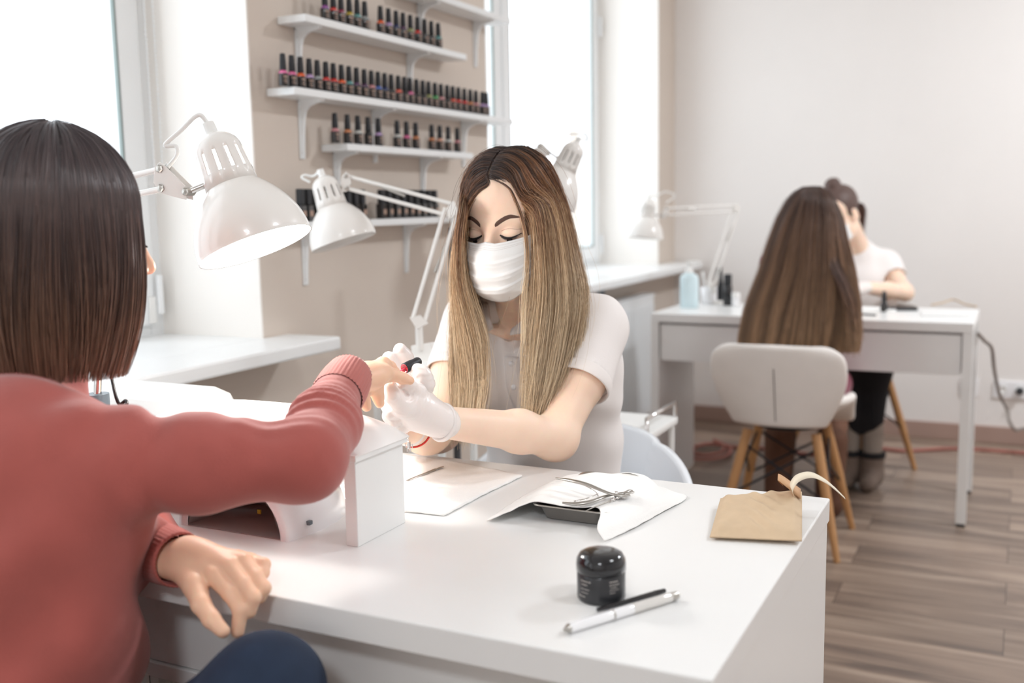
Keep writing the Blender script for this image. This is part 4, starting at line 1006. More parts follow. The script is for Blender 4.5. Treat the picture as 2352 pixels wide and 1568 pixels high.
M['maskm'] = mat('white_surgical_fabric', s2l('eef0f0'), .8, bump=.15, bscale=500, bdist=.0004, sss=.1, sssr=(1, 1, 1))
def knit_mat(name, col, ribs=None):
    m = mat(name, col, .85, sheen=.3, var=.05, vscale=18, bump=.35, bscale=380, bdist=.001); return m
M['sweater'] = knit_mat('rust_red_knit', s2l('a8564f')); M['sweater_rib'] = knit_mat('rust_red_rib', s2l('b5625a'))
M['jeans'] = mat('navy_denim', s2l('1e2c42'), .85, bump=.3, bscale=500, bdist=.0008, var=.1, vscale=40)
M['burgundy'] = mat('burgundy_jersey', s2l('7d2440'), .85, sheen=.2)
M['blackcl'] = mat('black_trouser_cloth', s2l('1d1c20'), .9); M['sock'] = mat('grey_wool_sock', s2l('9c9188'), .9, bump=.3, bscale=200)
M['boot'] = mat('grey_brown_suede', s2l('75655b'), .85); M['bootb'] = mat('brown_suede_boot', s2l('5d3d2c'), .8)

class Head:
    """head frame: x towards the left ear, y forward (face), z up"""
    def __init__(s, c, yaw, pitch, roll, scale=1.0):
        # yaw 0 looks along -Y; positive turns counter-clockwise seen from above
        cp, sp, cr, sr = math.cos(pitch), math.sin(pitch), math.cos(roll), math.sin(roll)
        S = np.array([1., 0, 0]); Fd = np.array([0, -cp, -sp]); U = np.array([0, -sp, cp]); S, U = cr * S + sr * U, cr * U - sr * S
        Rz = np.array([[math.cos(yaw), -math.sin(yaw), 0], [math.sin(yaw), math.cos(yaw), 0], [0, 0, 1]])
        s.R = np.stack([Rz @ S, Rz @ Fd, Rz @ U], 1); s.c = np.array(c, float); s.k = scale
    def __call__(s, x, y, z): return s.c + s.R @ (np.array([x, y, z]) * s.k)
    def skull(s, o, lids=True, mouth=True):
        E = lambda c, r, k=.018, op='u', R=None: o.ell(s(*c), np.array(r) * s.k, s.R if R is None else R, k, op)
        E((0, -.012, .045), (.070, .090, .076)); E((0, .028, .045), (.059, .055, .056), .025); E((0, .030, -.035), (.055, .054, .078), .025)
        E((0, .050, -.090), (.026, .030, .024), .03); E((0, .012, -.07), (.050, .040, .035), .03)
        for q in (-1, 1):
            E((q * .036, .050, -.030), (.021, .022, .017), .02)
            o.cone(s(q * .010, .078, .016), s(q * .040, .062, .018), .0085, .008, .014)
            E((q * .0315, .092, .000), (.0165, .0125, .0095), .010, 's')
            E((q * .031, .0665, -.0008), (.0150, .0150, .0135), .004)
            o.ell(s(q * .073, -.006, -.008), (.009 * s.k, .018 * s.k, .030 * s.k), s.R, .008)
            o.ell(s(q * .081, -.002, -.006), (.006 * s.k, .010 * s.k, .020 * s.k), s.R, .006, 's')
        o.cone(s(0, .080, .012), s(0, .100, -.030), .0068, .0085, .014); E((0, .101, -.037), (.0095, .0105, .0085), .008)
        for q in (-1, 1): E((q * .0125, .088, -.040), (.0065, .009, .0065), .006); E((q * .006, .098, -.0465), (.0035, .005, .0028), .003, 's')
        if mouth:
            o.cone(s(-.014, .086, -.0655), s(.014, .086, -.0655), .0048, .0048, .008); o.cone(s(-.016, .083, -.074), s(.016, .083, -.074), .0055, .0055, .008)
            o.cone(s(-.021, .088, -.0700), s(.021, .088, -.0700), .0012, .0012, .004, 's')
        return o
from mathutils.bvhtree import BVHTree
def bvh_of(V_, F_): return BVHTree.FromPolygons([tuple(p) for p in V_], [tuple(f) for f in F_.tolist()])
def proj_on(bvh, H, x, z, off=.0006, y0=.2):
    """drop a point of the head frame straight back on to the face"""
    o_ = Vector(H(x, y0, z)); d = -Vector(H.R[:, 1]); h = bvh.ray_cast(o_, d)
    return (h[0] + (-d) * off) if h[0] is not None else Vector(H(x, .08, z))
def face_details(H, V_, F_, parent, brow=True, half=.5):
    bv = bvh_of(V_, F_)
    for q in (-1, 1):
        if brow:
            rows = []
            for u in np.linspace(0, 1, 22):
                x = q * (.013 + .036 * u); zc = .0150 + .0120 * math.sin(min(u, .72) / .72 * 1.57) - .010 * max(0, u - .62) ** 1.3; wd = .0036 * (1 - u ** 2.5) ** .7 * min(1, u * 6 + .55) + .0004
                rows.append([proj_on(bv, H, x, zc + wd * v, .0010 * (1 - abs(v)) + .0002) for v in (-1, -.5, 0, .5, 1)])
            B().grid(rows).build('eyebrow', M['brow'], parent)
        lidz = lambda u: -.0022 - .0046 * math.sin(math.pi * u) ** .8 - .0006 * u
        lowz = lambda u: -.0038 - .0108 * math.sin(math.pi * u) ** .85
        xs = lambda u: q * (.0165 + .030 * u)
        rows = [[proj_on(bv, H, xs(u), lidz(u) * (1 - v) + lowz(u) * v, .0003) for v in (0, .33, .66, 1)] for u in np.linspace(.02, .98, 20)]
        B().grid(rows).build('eye', M['eye_w'], parent)
        rows = [[proj_on(bv, H, xs(u), lidz(u) * (1 - v) + lowz(u) * v, .0006) for v in (0, .33, .66, 1)] for u in np.linspace(.34, .66, 10)]
        B().grid(rows).build('iris', M['iris'], parent)
        lb = B(); lb.tube([proj_on(bv, H, xs(u), lidz(u), .0009) for u in np.linspace(0, 1, 24)], [.0006 + .0011 * math.sin(math.pi * min(1, .25 + u * .75)) for u in np.linspace(0, 1, 24)], n=6)
        for u in np.linspace(.08, 1, 34):
            a = proj_on(bv, H, xs(u), lidz(u), .001); e_ = np.array(H.R @ np.array([q * (.35 + .75 * u) * .5, .75, -.55])); e_ = Vector(e_).normalized(); L_ = .0045 + .0035 * math.sin(math.pi * (.2 + u * .65))
            lb.tube([a, a + e_ * L_ * .55, a + e_ * L_ + Vector(H.R[:, 2]) * .0015], [.00042, .00032, .0001], n=4, cap=False)
        lb.build('eyelashes', M['lash'], parent)
        cr = B(); cr.tube([proj_on(bv, H, xs(u) + q * .001, .0035 + .0042 * math.sin(math.pi * u), -.0002) for u in np.linspace(.05, 1, 20)], .0004, n=6); cr.build('lid_crease', M['crease'], parent)
    return bv
M['crease'] = mat('skin_crease', s2l('a87660'), .6)

# ================================================================ the nail artist
art = thing('person', 'masked woman with long ombre hair in a white polo shirt, painting nails', 'person', (-.84, 1.86, 0))
HA = Head((-.812, 1.628, 1.158), .04, .13, .02, 1.04)
neckb = np.array((-.828, 1.715, 1.015))
LS, LE, LW = np.array((-.696, 1.752, .966)), np.array((-.708, 1.572, .797)), np.array(at(1006, 968, 1.575))
RS, RE, RW = np.array((-.964, 1.765, .968)), np.array((-.952, 1.590, .791)), np.array(at(938, 985, 1.62))
hd = Org(.0022); HA.skull(hd, mouth=False)
hd.cone(HA(0, -.018, -.055), neckb, .050, .052, .02); hd.cone(HA(.0, .012, -.085), neckb + (0, -.03, -.01), .030, .030, .03)
hd.ell((-.815, 1.778, .922), (.125, .078, .085), k=.05)
hd.cone((-.94, 1.72, .972), (-.85, 1.682, .958), .010, .008, .02); hd.cone((-.71, 1.71, .972), (-.815, 1.682, .958), .010, .008, .02)
Vh, Fh = hd.surf(clip_lo=np.array((-1, 1.4, .87)))
arms = Org(.0030)
arms.chain([LS, (LS + LE) / 2 + (0.006, .004, 0), LE], [.045, .041, .035], .02); arms.ell(LE + (.006, .010, -.004), (.031, .031, .032), k=.02)
arms.chain([LE, LE * .68 + LW * .32 + np.array((0, 0, .003)), LW], [.034, .0335, .0240], .02)
arms.chain([RS, (RS + RE) / 2 + (-.004, .004, 0), RE], [.048, .043, .037], .02); arms.ell(RE + (-.004, .012, -.002), (.036, .036, .038), k=.03)
arms.chain([RE, RE * .6 + RW * .4, RW], [.036, .040, .0245], .03)
Va, Fa = arms.surf()
body = place('body', np.vstack([Vh, Va]), np.vstack([Fh, Fa + len(Vh)]), M['skin_b'], art)
bvA = face_details(HA, Vh, Fh, art)

# polo shirt
sh = Org(.0042)
ctr = np.array((-.820, 1.80, .86))
sh.ell(ctr, (.152, .108, .165), k=.05); sh.ell((-.832, 1.845, .68), (.140, .115, .19), k=.07); sh.ell((-.838, 1.865, .53), (.165, .13, .10), k=.05)
sh.ell((-.82, 1.768, .918), (.135, .084, .075), k=.04)
for q in (-1, 1): sh.ell((-.82 + q * .068, 1.722, .868), (.064, .052, .060), k=.05)
sh.chain([LS + (0, 0, .004), LS * .45 + LE * .55 + (.006, .004, .0)], [.054, .0535], .035); sh.chain([RS + (0, 0, .004), RS * .45 + RE * .55 + (-.004, .004, 0)], [.058, .0555], .035)
sh.cone(LS + (-.01, 0, .004), neckb + (.04, .02, .0), .047, .034, .04); sh.cone(RS + (.01, 0, .004), neckb + (-.04, .02, .0), .047, .034, .04)
# sleeve mouths
for S0, E0, sg in ((LS, LE, 1), (RS, RE, -1)):
    d = (E0 - S0) / np.linalg.norm(E0 - S0); e0 = S0 * .45 + E0 * .55
    sh.cone(e0 + d * .030, e0 + d * .10, .075, .075, .002, 's')
    sh.cone(S0 * .55 + E0 * .45, e0 + d * .03, .040, .0505, .004, 's')
# neck hole and placket opening
sh.cone(neckb + (0, .004, -.01), HA(0, -.018, -.04), .050, .056, .01, 's')
sh.chain([neckb + (0, -.045, .03), (-.838, 1.672, .956), (-.840, 1.668, .915)], [.034, .024, .004], .006, 's')
def folds(X, Y, Z, D):
    f = .0022 * np.sin((Z * 55 + X * 30) + 2.2 * np.sin(X * 21 + Z * 9)) * np.clip((.93 - Z) * 6, .15, 1) + .0014 * np.sin(X * 60 - Z * 38 + Y * 30)
    return D + np.where(np.abs(D) < .02, f, 0)
sh.post.append(folds)
shirt = sh.build('polo_shirt', M['shirt'], art)
# sleeve cuffs
for S0, E0, q in ((LS, LE, .006), (RS, RE, -.004)):
    d = (E0 - S0) / np.linalg.norm(E0 - S0); e0 = S0 * .45 + E0 * .55 + (q, .004, 0)
    B().lathe([(.0530, -.026), (.0562, -.022), (.0558, -.004), (.0548, -.001), (.0525, -.002), (.0515, -.024)], e0 + d * .0, d, n=48).build('sleeve_cuff', M['shirtd'], shirt)
# collar leaves
for rows_ in ([[(1082, 700, 1.90), (1118, 694, 1.872), (1126, 724, 1.850), (1133, 754, 1.838)], [(1070, 715, 1.885), (1096, 712, 1.862), (1100, 742, 1.842), (1112, 770, 1.826)]],
              [[(1290, 690, 1.90), (1242, 708, 1.858), (1208, 730, 1.835), (1176, 755, 1.822)], [(1300, 715, 1.885), (1256, 738, 1.848), (1222, 760, 1.822), (1172, 770, 1.812)]]):
    a_, b_ = [smooth_path([at(p[0], p[1], p[2] + .022) for p in r], 16) for r in rows_]
    P = [[V(*(p * (1 - t) + q_ * t)) + V(0, -.004 * math.sin(math.pi * t), 0) for t in np.linspace(0, 1, 8)] for p, q_ in zip(a_, b_)]
    B().grid(P).build('collar', M['shirtd'], shirt, solid=.0024)
# placket with buttons, traced on the shirt front
me_s = shirt.data; vs_ = np.empty(len(me_s.vertices) * 3); me_s.vertices.foreach_get('co', vs_); vs_ = vs_.reshape(-1, 3) + np.array(art.location); fs_ = np.empty(len(me_s.polygons) * 4, dtype=int); me_s.polygons.foreach_get('vertices', fs_); bvS = bvh_of(vs_, fs_.reshape(-1, 4))
def on_shirt(x, z, off=.001, y0=1.45):
    h = bvS.ray_cast(Vector((x, y0, z)), Vector((0, 1, 0))); return h[0] + Vector((0, -off, 0)) if h[0] else Vector((x, 1.67, z))
rows = [[on_shirt(-.839 + dx + .12 * (.93 - z), z, .0014) for dx in (-.014, -.007, 0, .007, .014)] for z in np.linspace(.918, .80, 20)]
pk = B().grid(rows).build('placket', M['shirtd'], shirt, solid=.0030)
B().tube([on_shirt(-.839 + .12 * (.93 - z) + .0145, z, .0022) for z in np.linspace(.915, .80, 14)], .0009, n=6).build('placket_seam', M['shirt'], pk)
for z in (.905, .862): B().lathe([(0, .0012), (.0045, .0012), (.0052, .0004), (.0052, -.001)], on_shirt(-.839 + .12 * (.93 - z), z, .0036), (0, -1, .1), n=16).build('button', M['gloss'], pk)
# trousers and legs under the desk
tr_ = Org(.006)
for q in (-1, 1): tr_.chain([(-.838 + q * .09, 1.87, .51), (-.84 + q * .11, 1.50, .50), (-.84 + q * .10, 1.47, .10)], [.085, .058, .042], .03)
tr_.ell((-.838, 1.87, .52), (.165, .13, .09), k=.05); tr_.build('trousers', M['blackcl'], art)
for q in (-1, 1):
    o_ = Org(.005); o_.chain([(-.84 + q * .10, 1.49, .055), (-.84 + q * .105, 1.37, .035)], [.040, .030], .02); o_.build('shoe', M['blackm'], art)

# surgical mask
def mask_pt(H, bv, u, v):
    a = u * 1.30; ztop = -.0135 + .010 * abs(u) ** 1.5 + .004 * max(0, 1 - abs(u) * 6); zbot = -.116 + .046 * abs(u) ** 2.2
    z = ztop + (zbot - ztop) * v
    y0 = np.interp(z, [-.125, -.110, -.095, -.07, -.045, -.03, -.012, 0], [.052, .078, .100, .110, .1125, .112, .100, .094])
    wd = np.interp(z, [-.125, -.095, -.06, 0], [.050, .060, .068, .071])
    x = math.sin(a) * wd; y = y0 * max(0.02, math.cos(a)) ** .85
    fold = 0
    for c in (.30, .52, .74): fold += .0034 * math.exp(-((v - c) / .018) ** 2) + .0016 * max(0, 1 - abs(v - c - .06) / .06)
    r = math.hypot(x, y); dx, dy = x / r, y / r
    o_ = Vector(H(0, .0, z)); d = Vector(H.R @ np.array([dx, dy, 0])); h = bv.ray_cast(o_ + d * .2, -d)
    rh = (.2 - h[3]) / H.k if h[0] is not None else 0
    rr = max(r, rh + .0022) + fold * (1 - .4 * abs(u)) + .0010 * math.sin(u * 9 + v * 7)
    return Vector(H(dx * rr, dy * rr, z))
def make_mask(H, bv, parent, mname='surgical_mask'):
    rows = [[mask_pt(H, bv, u, v) for v in np.linspace(0, 1, 46)] for u in np.linspace(-1, 1, 61)]
    mk = B().grid(rows).build(mname, M['maskm'], parent, solid=.0009)
    return mk
mk = make_mask(HA, bvA, art)
ed = B()
for v in (.035, .075, .10):
    for k in range(90):
        u = -.9 + k * .02; a, b_ = mask_pt(HA, bvA, u, v), mask_pt(HA, bvA, u + .009, v); nrm = (a - Vector(HA.c)).normalized() * .0007
        ed.tube([a + nrm, b_ + nrm], .00028, n=4)
ed.build('stitching', M['print'], mk)
sb = B()
for q in (-1, 1):
    rows = [[mask_pt(HA, bvA, q * u, v) + Vector(HA.R @ np.array([q * .0009, .0006, 0])) for u in (.90, .95, 1.0)] for v in np.linspace(0, 1, 20)]; sb.grid(rows)
sb.build('side_band', M['maskm'], mk)
for q in (-1, 1):
    a, b_ = mask_pt(HA, bvA, q * .96, .03), mask_pt(HA, bvA, q * .96, .95)
    B().tube(smooth_path([a, Vector(HA(q * .076, .005, .012)), Vector(HA(q * .082, -.022, .0)), Vector(HA(q * .076, -.01, -.03)), b_], 24), .0013, n=8).build('ear_loop', M['maskm'], mk)
# necklace chain
nk = [on for on in [V(neckb[0] - .045, neckb[1] - .018, neckb[2] - .010), V(neckb[0] - .030, neckb[1] - .052, neckb[2] - .045), V(-.803, 1.658, .935), V(neckb[0] + .035, neckb[1] - .050, neckb[2] - .040), V(neckb[0] + .048, neckb[1] - .015, neckb[2] - .008)]]

# gloved hands
def A(x, y, d): return np.array(at(x, y, d))
g1 = Org(.0017)
g1.chain([A(1022, 970, 1.583), A(1000, 962, 1.573), A(965, 945, 1.555), A(938, 925, 1.535)], [.0265, .028, .032, .027], .015, flat=((CAM_R @ Vector((.3, .9, 0))), 1.12))
g1.chain([A(968, 915, 1.555), A(960, 898, 1.535), A(938, 886, 1.512), A(926, 881, 1.503)], [.018, .0118, .0098, .0086], .007)        # index
g1.chain([A(960, 955, 1.545), A(925, 935, 1.512), A(903, 908, 1.492), A(896, 889, 1.488)], [.020, .0150, .0118, .0100], .007)      # thumb
g1.chain([A(935, 925, 1.55), A(908, 925, 1.55), A(893, 930, 1.535), A(898, 948, 1.525)], [.017, .0118, .0108, .0098], .008)
g1.chain([A(940, 945, 1.56), A(908, 945, 1.56), A(896, 955, 1.545), A(908, 968, 1.535)], [.017, .0112, .0104, .0095], .008)
g1.chain([A(950, 960, 1.57), A(922, 968, 1.57), A(912, 978, 1.555), A(925, 985, 1.548)], [.016, .0104, .0096, .0088], .008)
def wrinkle(c0, amp=.0007):
    c0 = np.array(c0)
    def f(X, Y, Z, D):
        r = np.sqrt((X - c0[0]) ** 2 + (Y - c0[1]) ** 2 + (Z - c0[2]) ** 2)
        return D + np.where(np.abs(D) < .01, amp * np.sin(r * 900 + 3 * np.sin(X * 160 + Z * 120)) * np.clip(1.3 - r * 22, .1, 1), 0)
    return f
g1.post.append(wrinkle(A(918, 900, 1.51))); gl = g1.build('glove', M['glove'], art)
dW = (LW - LE) / np.linalg.norm(LW - LE)
B().lathe([(.0262, -.006), (.0305, -.0035), (.0308, .001), (.0285, .004), (.0250, .003), (.0240, -.004)], LW - dW * .008, dW, n=40).build('glove_cuff', M['glove'], gl)
g2 = Org(.0017)
g2.chain([A(940, 988, 1.63), A(930, 955, 1.622), A(926, 918, 1.61)], [.0260, .0285, .0300], .02, flat=((CAM_R @ Vector((0, .1, 1))), 1.35))
g2.chain([A(915, 898, 1.60), A(908, 868, 1.585), A(899, 838, 1.572), A(893, 822, 1.565)], [.0155, .0128, .0118, .0104], .009)     # index
g2.chain([A(934, 892, 1.61), A(944, 858, 1.60), A(930, 822, 1.585), A(919, 803, 1.578)], [.0155, .0130, .0120, .0104], .009)     # middle
g2.chain([A(945, 905, 1.625), A(958, 880, 1.63), A(950, 858, 1.625), A(945, 845, 1.615)], [.015, .0120, .0110, .0096], .007)     # ring
g2.chain([A(948, 925, 1.63), A(966, 905, 1.64), A(966, 885, 1.635), A(960, 872, 1.63)], [.014, .0112, .0100, .0088], .007)     # little finger
g2.chain([A(940, 940, 1.595), A(966, 915, 1.568), A(977, 880, 1.548), A(970, 860, 1.542), A(958, 850, 1.540)], [.021, .0155, .0128, .0115, .0100], .010)     # thumb
g2.post.append(wrinkle(A(975, 885, 1.55))); g2o = g2.build('glove', M['glove'], art)
# red cord bracelet with silver charm on the far wrist
M['redcord'] = mat('red_cord', s2l('c8372f'), .7); M['silver'] = mat('silver_chain', (.85, .85, .86), .2, metal=1)
rw = RW * .86 + RE * .14; dR = (RW - RE) / np.linalg.norm(RW - RE); u_ = Vector(dR).orthogonal().normalized(); w_ = Vector(dR).cross(u_)
def wring(c, r, n=40): return [Vector(c) + (u_ * math.cos(2 * math.pi * k / n) + w_ * math.sin(2 * math.pi * k / n)) * r for k in range(n + 1)]
br = thing('bracelet', 'red cord bracelet with a silver hand charm on the far wrist', 'bracelet', rw)
B().tube(wring(rw, .0295), .0016, n=8, cap=False).build('cord', M['redcord'], br)
chn = B(); c0 = Vector(A(943, 998, 1.585))
for k in range(16):
    p = c0 + V(-.009 + .0004 * k, .0, -.0022 * k + .012); chn.tube([p + Vector((math.cos(t) * .0016, math.sin(t) * .0004 * (-1) ** k, math.sin(t) * .0016)) for t in np.linspace(0, 6.283, 9)], .0004, n=5, cap=False)
chn.build('chain', M['silver'], br)
chm = B(); cc = c0 + V(-.003, -.001, -.018)
for dx, h0, h1, r in ((0, -.006, .004, .0045), (-.003, .002, .010, .0012), (0, .002, .012, .0012), (.003, .002, .010, .0012), (-.0058, -.004, .003, .0011), (.0058, -.004, .003, .0011)):
    chm.tube([cc + V(dx, 0, -h0), cc + V(dx * 1.1, 0, -h1)], r, n=8, flat=.35)
chm.build('hand_charm', M['silver'], br)
# polish cap with brush
cpn = thing('polish_brush', 'black polish cap with red-rimmed brush held in the raised glove', 'polish brush', A(945, 838, 1.548))
ca, cb = Vector(A(929, 846, 1.535)), Vector(A(962, 829, 1.560)); ax_ = (cb - ca)
B().lathe([(.0062, .001), (.0076, 0), (.0080, .001), (.0080, ax_.length * .45), (.0072, ax_.length * .6), (.0072, ax_.length * .93), (.0062, ax_.length), (0, ax_.length)], ca, ax_, n=32).build('cap', M['blackm'], cpn)
B().lathe([(.0062, .0006), (.0070, -.0004), (.0060, -.0004), (.0058, .006), (0, .006)], ca, ax_, n=32).build('rim', mat('wet_red_polish', s2l('c23244'), .1, coat=.8), cpn)
B().tube([ca + ax_.normalized() * .005, ca - ax_.normalized() * .001, Vector(A(919, 852, 1.520))], [.0011, .0011, .0016], n=8, flat=.6).build('brush', mat('pink_brush', s2l('e0526e'), .3), cpn)

# hair of the nail artist
HRA = hair_mat('ombre_hair_strands', [(0, '3f3330'), (.16, '4c3c35'), (.34, '6b4a35'), (.50, '94684a'), (.70, 'b99a76'), (1, 'ddcbae')], var=.42, shift=.34)
def scalp(y, x=0.0): return .045 + .083 * math.sqrt(max(.01, 1 - ((y + .012) / .097) ** 2 - (x / .078) ** 2))
def root(q, y): return V(*HA(q * .003, y, scalp(y) + .002))
gr = []   # image right side, her left; from the face edge outwards and round to the back
specR = [
 (.070, ([(1160, 426, 1.672), (1180, 446, 1.676)],), [(1197, 482, 1.685), (1213, 540, 1.69), (1218, 610, 1.69), (1212, 700, 1.69), (1203, 820, 1.68), (1208, 975, 1.68)]),
 (.060, (.050, .062), [(1232, 475, 1.72), (1245, 560, 1.72), (1248, 680, 1.71), (1232, 820, 1.69), (1212, 978, 1.68)]),
 (.045, (.060, .050, .082), [(1255, 470, 1.75), (1272, 570, 1.76), (1278, 700, 1.73), (1255, 840, 1.70), (1222, 970, 1.685)]),
 (.020, (.068, .020, .080), [(1278, 475, 1.79), (1298, 580, 1.80), (1308, 700, 1.76), (1280, 850, 1.705), (1232, 965, 1.69)]),
 (-.010, (.070, -.015, .078), [(1292, 480, 1.83), (1315, 585, 1.84), (1332, 690, 1.80), (1305, 840, 1.73), (1252, 955, 1.70)]),
 (-.040, (.066, -.045, .078), [(1300, 480, 1.88), (1326, 590, 1.89), (1345, 690, 1.86), (1340, 780, 1.82), (1300, 900, 1.76)]),
 (-.070, (.050, -.080, .070), [(1290, 490, 1.92), (1318, 600, 1.94), (1340, 720, 1.97), (1335, 850, 1.985), (1320, 960, 1.99)]),
 (-.090, (.015, -.108, .060), [(1255, 500, 1.94), (1275, 620, 1.96), (1290, 740, 1.985), (1290, 870, 2.0), (1285, 980, 2.0)])]
specL = [
 (.070, ([(1124, 426, 1.672), (1098, 443, 1.678)],), [(1076, 474, 1.685), (1064, 525, 1.69), (1066, 600, 1.70), (1085, 670, 1.70), (1112, 760, 1.69), (1116, 860, 1.69), (1098, 960, 1.69)]),
 (.060, (-.048, .066, .088), [(1062, 480, 1.70), (1053, 560, 1.71), (1058, 660, 1.71), (1090, 780, 1.70), (1100, 880, 1.70), (1090, 985, 1.70)]),
 (.042, (-.060, .045, .082), [(1060, 500, 1.74), (1048, 580, 1.74), (1050, 680, 1.73), (1068, 800, 1.72), (1078, 900, 1.71), (1072, 1010, 1.71)]),
 (.015, (-.068, .010, .080), [(1072, 500, 1.80), (1050, 590, 1.79), (1046, 700, 1.77), (1052, 820, 1.74), (1058, 920, 1.73), (1058, 1020, 1.73)]),
 (-.020, (-.068, -.020, .076), [(1090, 505, 1.84), (1062, 600, 1.85), (1044, 720, 1.83), (1040, 830, 1.79), (1044, 930, 1.77), (1050, 1000, 1.77)]),
 (-.060, (-.055, -.070, .070), [(1130, 500, 1.92), (1110, 620, 1.95), (1100, 740, 1.985), (1100, 860, 2.0), (1110, 960, 2.0)]),
 (-.090, (-.015, -.108, .060), [(1190, 500, 1.95), (1200, 620, 1.965), (1210, 740, 1.99), (1215, 870, 2.0), (1220, 980, 2.0)])]
def hd_(x, y, d, first=True):
    k = min(1, max(0, (y - 450) / 450)); k2 = min(1, max(0, (y - 560) / 340))
    if d >= 1.79: return at(x, y, d + .01)
    return at(x, y, d + (.045 + .045 * k if first else -.004 + .090 * k2))
def crown(q, y, p1):
    if len(p1) == 1: return [root(q, y)] + [hd_(*p) for p in p1[0]]
    x, yy = p1[0], p1[1]; f = lambda t: V(*HA(x * t, y + (yy - y) * t, scalp(y + (yy - y) * t, x * t) + .006))
    return [root(q, y), f(.35), f(.7), f(1.0)]
GR = [crown(1, y, p1) + [hd_(*p, len(p1) == 1) for p in ps] for y, p1, ps in specR]
GL = [crown(-1, y, p1) + [hd_(*p, len(p1) == 1) for p in ps] for y, p1, ps in specL]
def sheet(guides, name, m, parent, inset=.006, K=30, U=40, cut=.74):
    G = np.array([smooth_path(g, K) for g in guides]); u = np.linspace(0, len(guides) - 1, U)
    P = []
    for x in u:
        j = min(int(x), len(guides) - 2); f = x - j; P.append(G[j] * (1 - f) + G[j + 1] * f)
    P = np.array(P)[:, :int(K * cut)]; cen = P.mean((0,))[None]
    P = P + (np.array(HA.c)[None, None, :] - P) * 0.0
    V_ = P.reshape(-1, 3); U_, K_ = P.shape[:2]
    F_ = np.array([(i * K_ + j, i * K_ + j + 1, (i + 1) * K_ + j + 1, (i + 1) * K_ + j) for i in range(U_ - 1) for j in range(K_ - 1)])
    o = place(name, V_, F_, m, parent); me = o.data
    a_ = me.attributes.new('hair_t', 'FLOAT', 'POINT'); a_.data.foreach_set('value', np.tile(np.linspace(0, cut, K_), U_).astype(np.float32))
    a_ = me.attributes.new('hair_r', 'FLOAT', 'POINT'); a_.data.foreach_set('value', np.repeat(np.random.default_rng(3).random(U_) * .6, K_).astype(np.float32))
    md = o.modifiers.new('thickness', 'SOLIDIFY'); md.thickness = .004; md.offset = 0
    return o
hp = bpy.data.objects.new('hair', None)
S1 = np.concatenate([guide_strands(GR, 3800, 30, .0042, .0022, tip=.30), guide_strands(GL, 2500, 30, .0042, .0022, tip=.34)])
hair = strands('hair', S1, .00042, .00016, HRA, art)
sheet(GR, 'hair_underlayer', HRA, hair); sheet(GL, 'hair_underlayer', HRA, hair)
# loose hairs
SL = np.concatenate([guide_strands(GR[:6], 60, 30, .014, .006, tip=.3), guide_strands(GL[:5], 50, 30, .013, .006, tip=.3)])
strands('loose_hairs', SL, .00025, .0001, HRA, hair)
# a thin lock falling in front of the mask
LK = [[root(1, .070), at(1160, 426, 1.70), at(1180, 455, 1.66), at(1203, 530, 1.655), at(1208, 610, 1.652), at(1200, 690, 1.66), at(1198, 780, 1.67)],
      [root(1, .071), at(1164, 426, 1.70), at(1184, 455, 1.66), at(1209, 530, 1.655), at(1214, 610, 1.652), at(1206, 690, 1.66), at(1204, 790, 1.67)]]
strands('face_lock', guide_strands(LK, 90, 30, .0012, .0008, tip=.2), .0004, .00015, HRA, hair)
# scalp layer under the parting
sc_ = Org(.003); sc_.ell(HA(0, -.014, .046), (.0735, .0935, .0800), HA.R)
sc_.ell(HA(0, .112, -.012), (.062, .066, .096), HA.R, .012, 's')
cap_ = sc_.build('scalp_hair', mat('dark_root_hair', s2l('4a3b35'), .5, bump=.5, bscale=60, bdist=.002, stretch=(6, 1, 1)), art)

# ================================================================ the client with the dark bob
cli = thing('person', 'dark-haired woman in a rust red sweater seen from behind, hand held out', 'person', (-1.10, .66, 0))
yw = math.atan2(.45, -.888) ; HB = Head(at(152, 545, 1.25), math.pi - math.atan2(.36, .93), .06, 0, 1.0)
# body axes of the torso
Ft = np.array((.38, .925, 0)); Ft /= np.linalg.norm(Ft); Rt = np.array((Ft[1], -Ft[0], 0)); Zt = np.array((0, 0, 1.)); RT = np.stack([Rt, Ft, Zt], 1)
cS = A(222, 1060, 1.165); cE = A(706, 1056, 1.195); cW = A(792, 872, 1.385)
ctr = A(56, 1200, 1.20); lS = cS - Rt * .31 + Ft * .03 - Zt * .01
hb = Org(.0026); HB.skull(hb)
nb0 = HB(0, -.045, -.17); nb0 = nb0 + np.array((0, 0, -.03))
hb.cone(HB(0, -.018, -.05), nb0, .050, .054, .02)
Vh2, Fh2 = hb.surf()
# bare forearm end and right hand held out
rh = Org(.0018)
rh.chain([cW, A(815, 868, 1.405), A(848, 862, 1.432), A(872, 856, 1.452)], [.0245, .0225, .0235, .0195], .016, flat=((.1, -.1, 1), 1.35))
rh.chain([A(862, 848, 1.455), A(880, 836, 1.470), A(895, 843, 1.488), A(907, 852, 1.500)], [.0125, .0100, .0086, .0072], .006)
rh.chain([A(868, 866, 1.452), A(902, 861, 1.465), A(924, 868, 1.478), A(942, 874, 1.486)], [.0125, .0088, .0080, .0062], .006)
rh.chain([A(862, 876, 1.450), A(866, 893, 1.458), A(868, 910, 1.462), A(872, 926, 1.462)], [.0120, .0088, .0082, .0070], .005)
rh.chain([A(832, 882, 1.42), A(832, 902, 1.430), A(836, 920, 1.436), A(842, 934, 1.438)], [.0120, .0088, .0082, .0070], .005)
rh.chain([A(845, 880, 1.44), A(848, 888, 1.45)], [.014, .012], .01)
Vr, Fr = rh.surf()
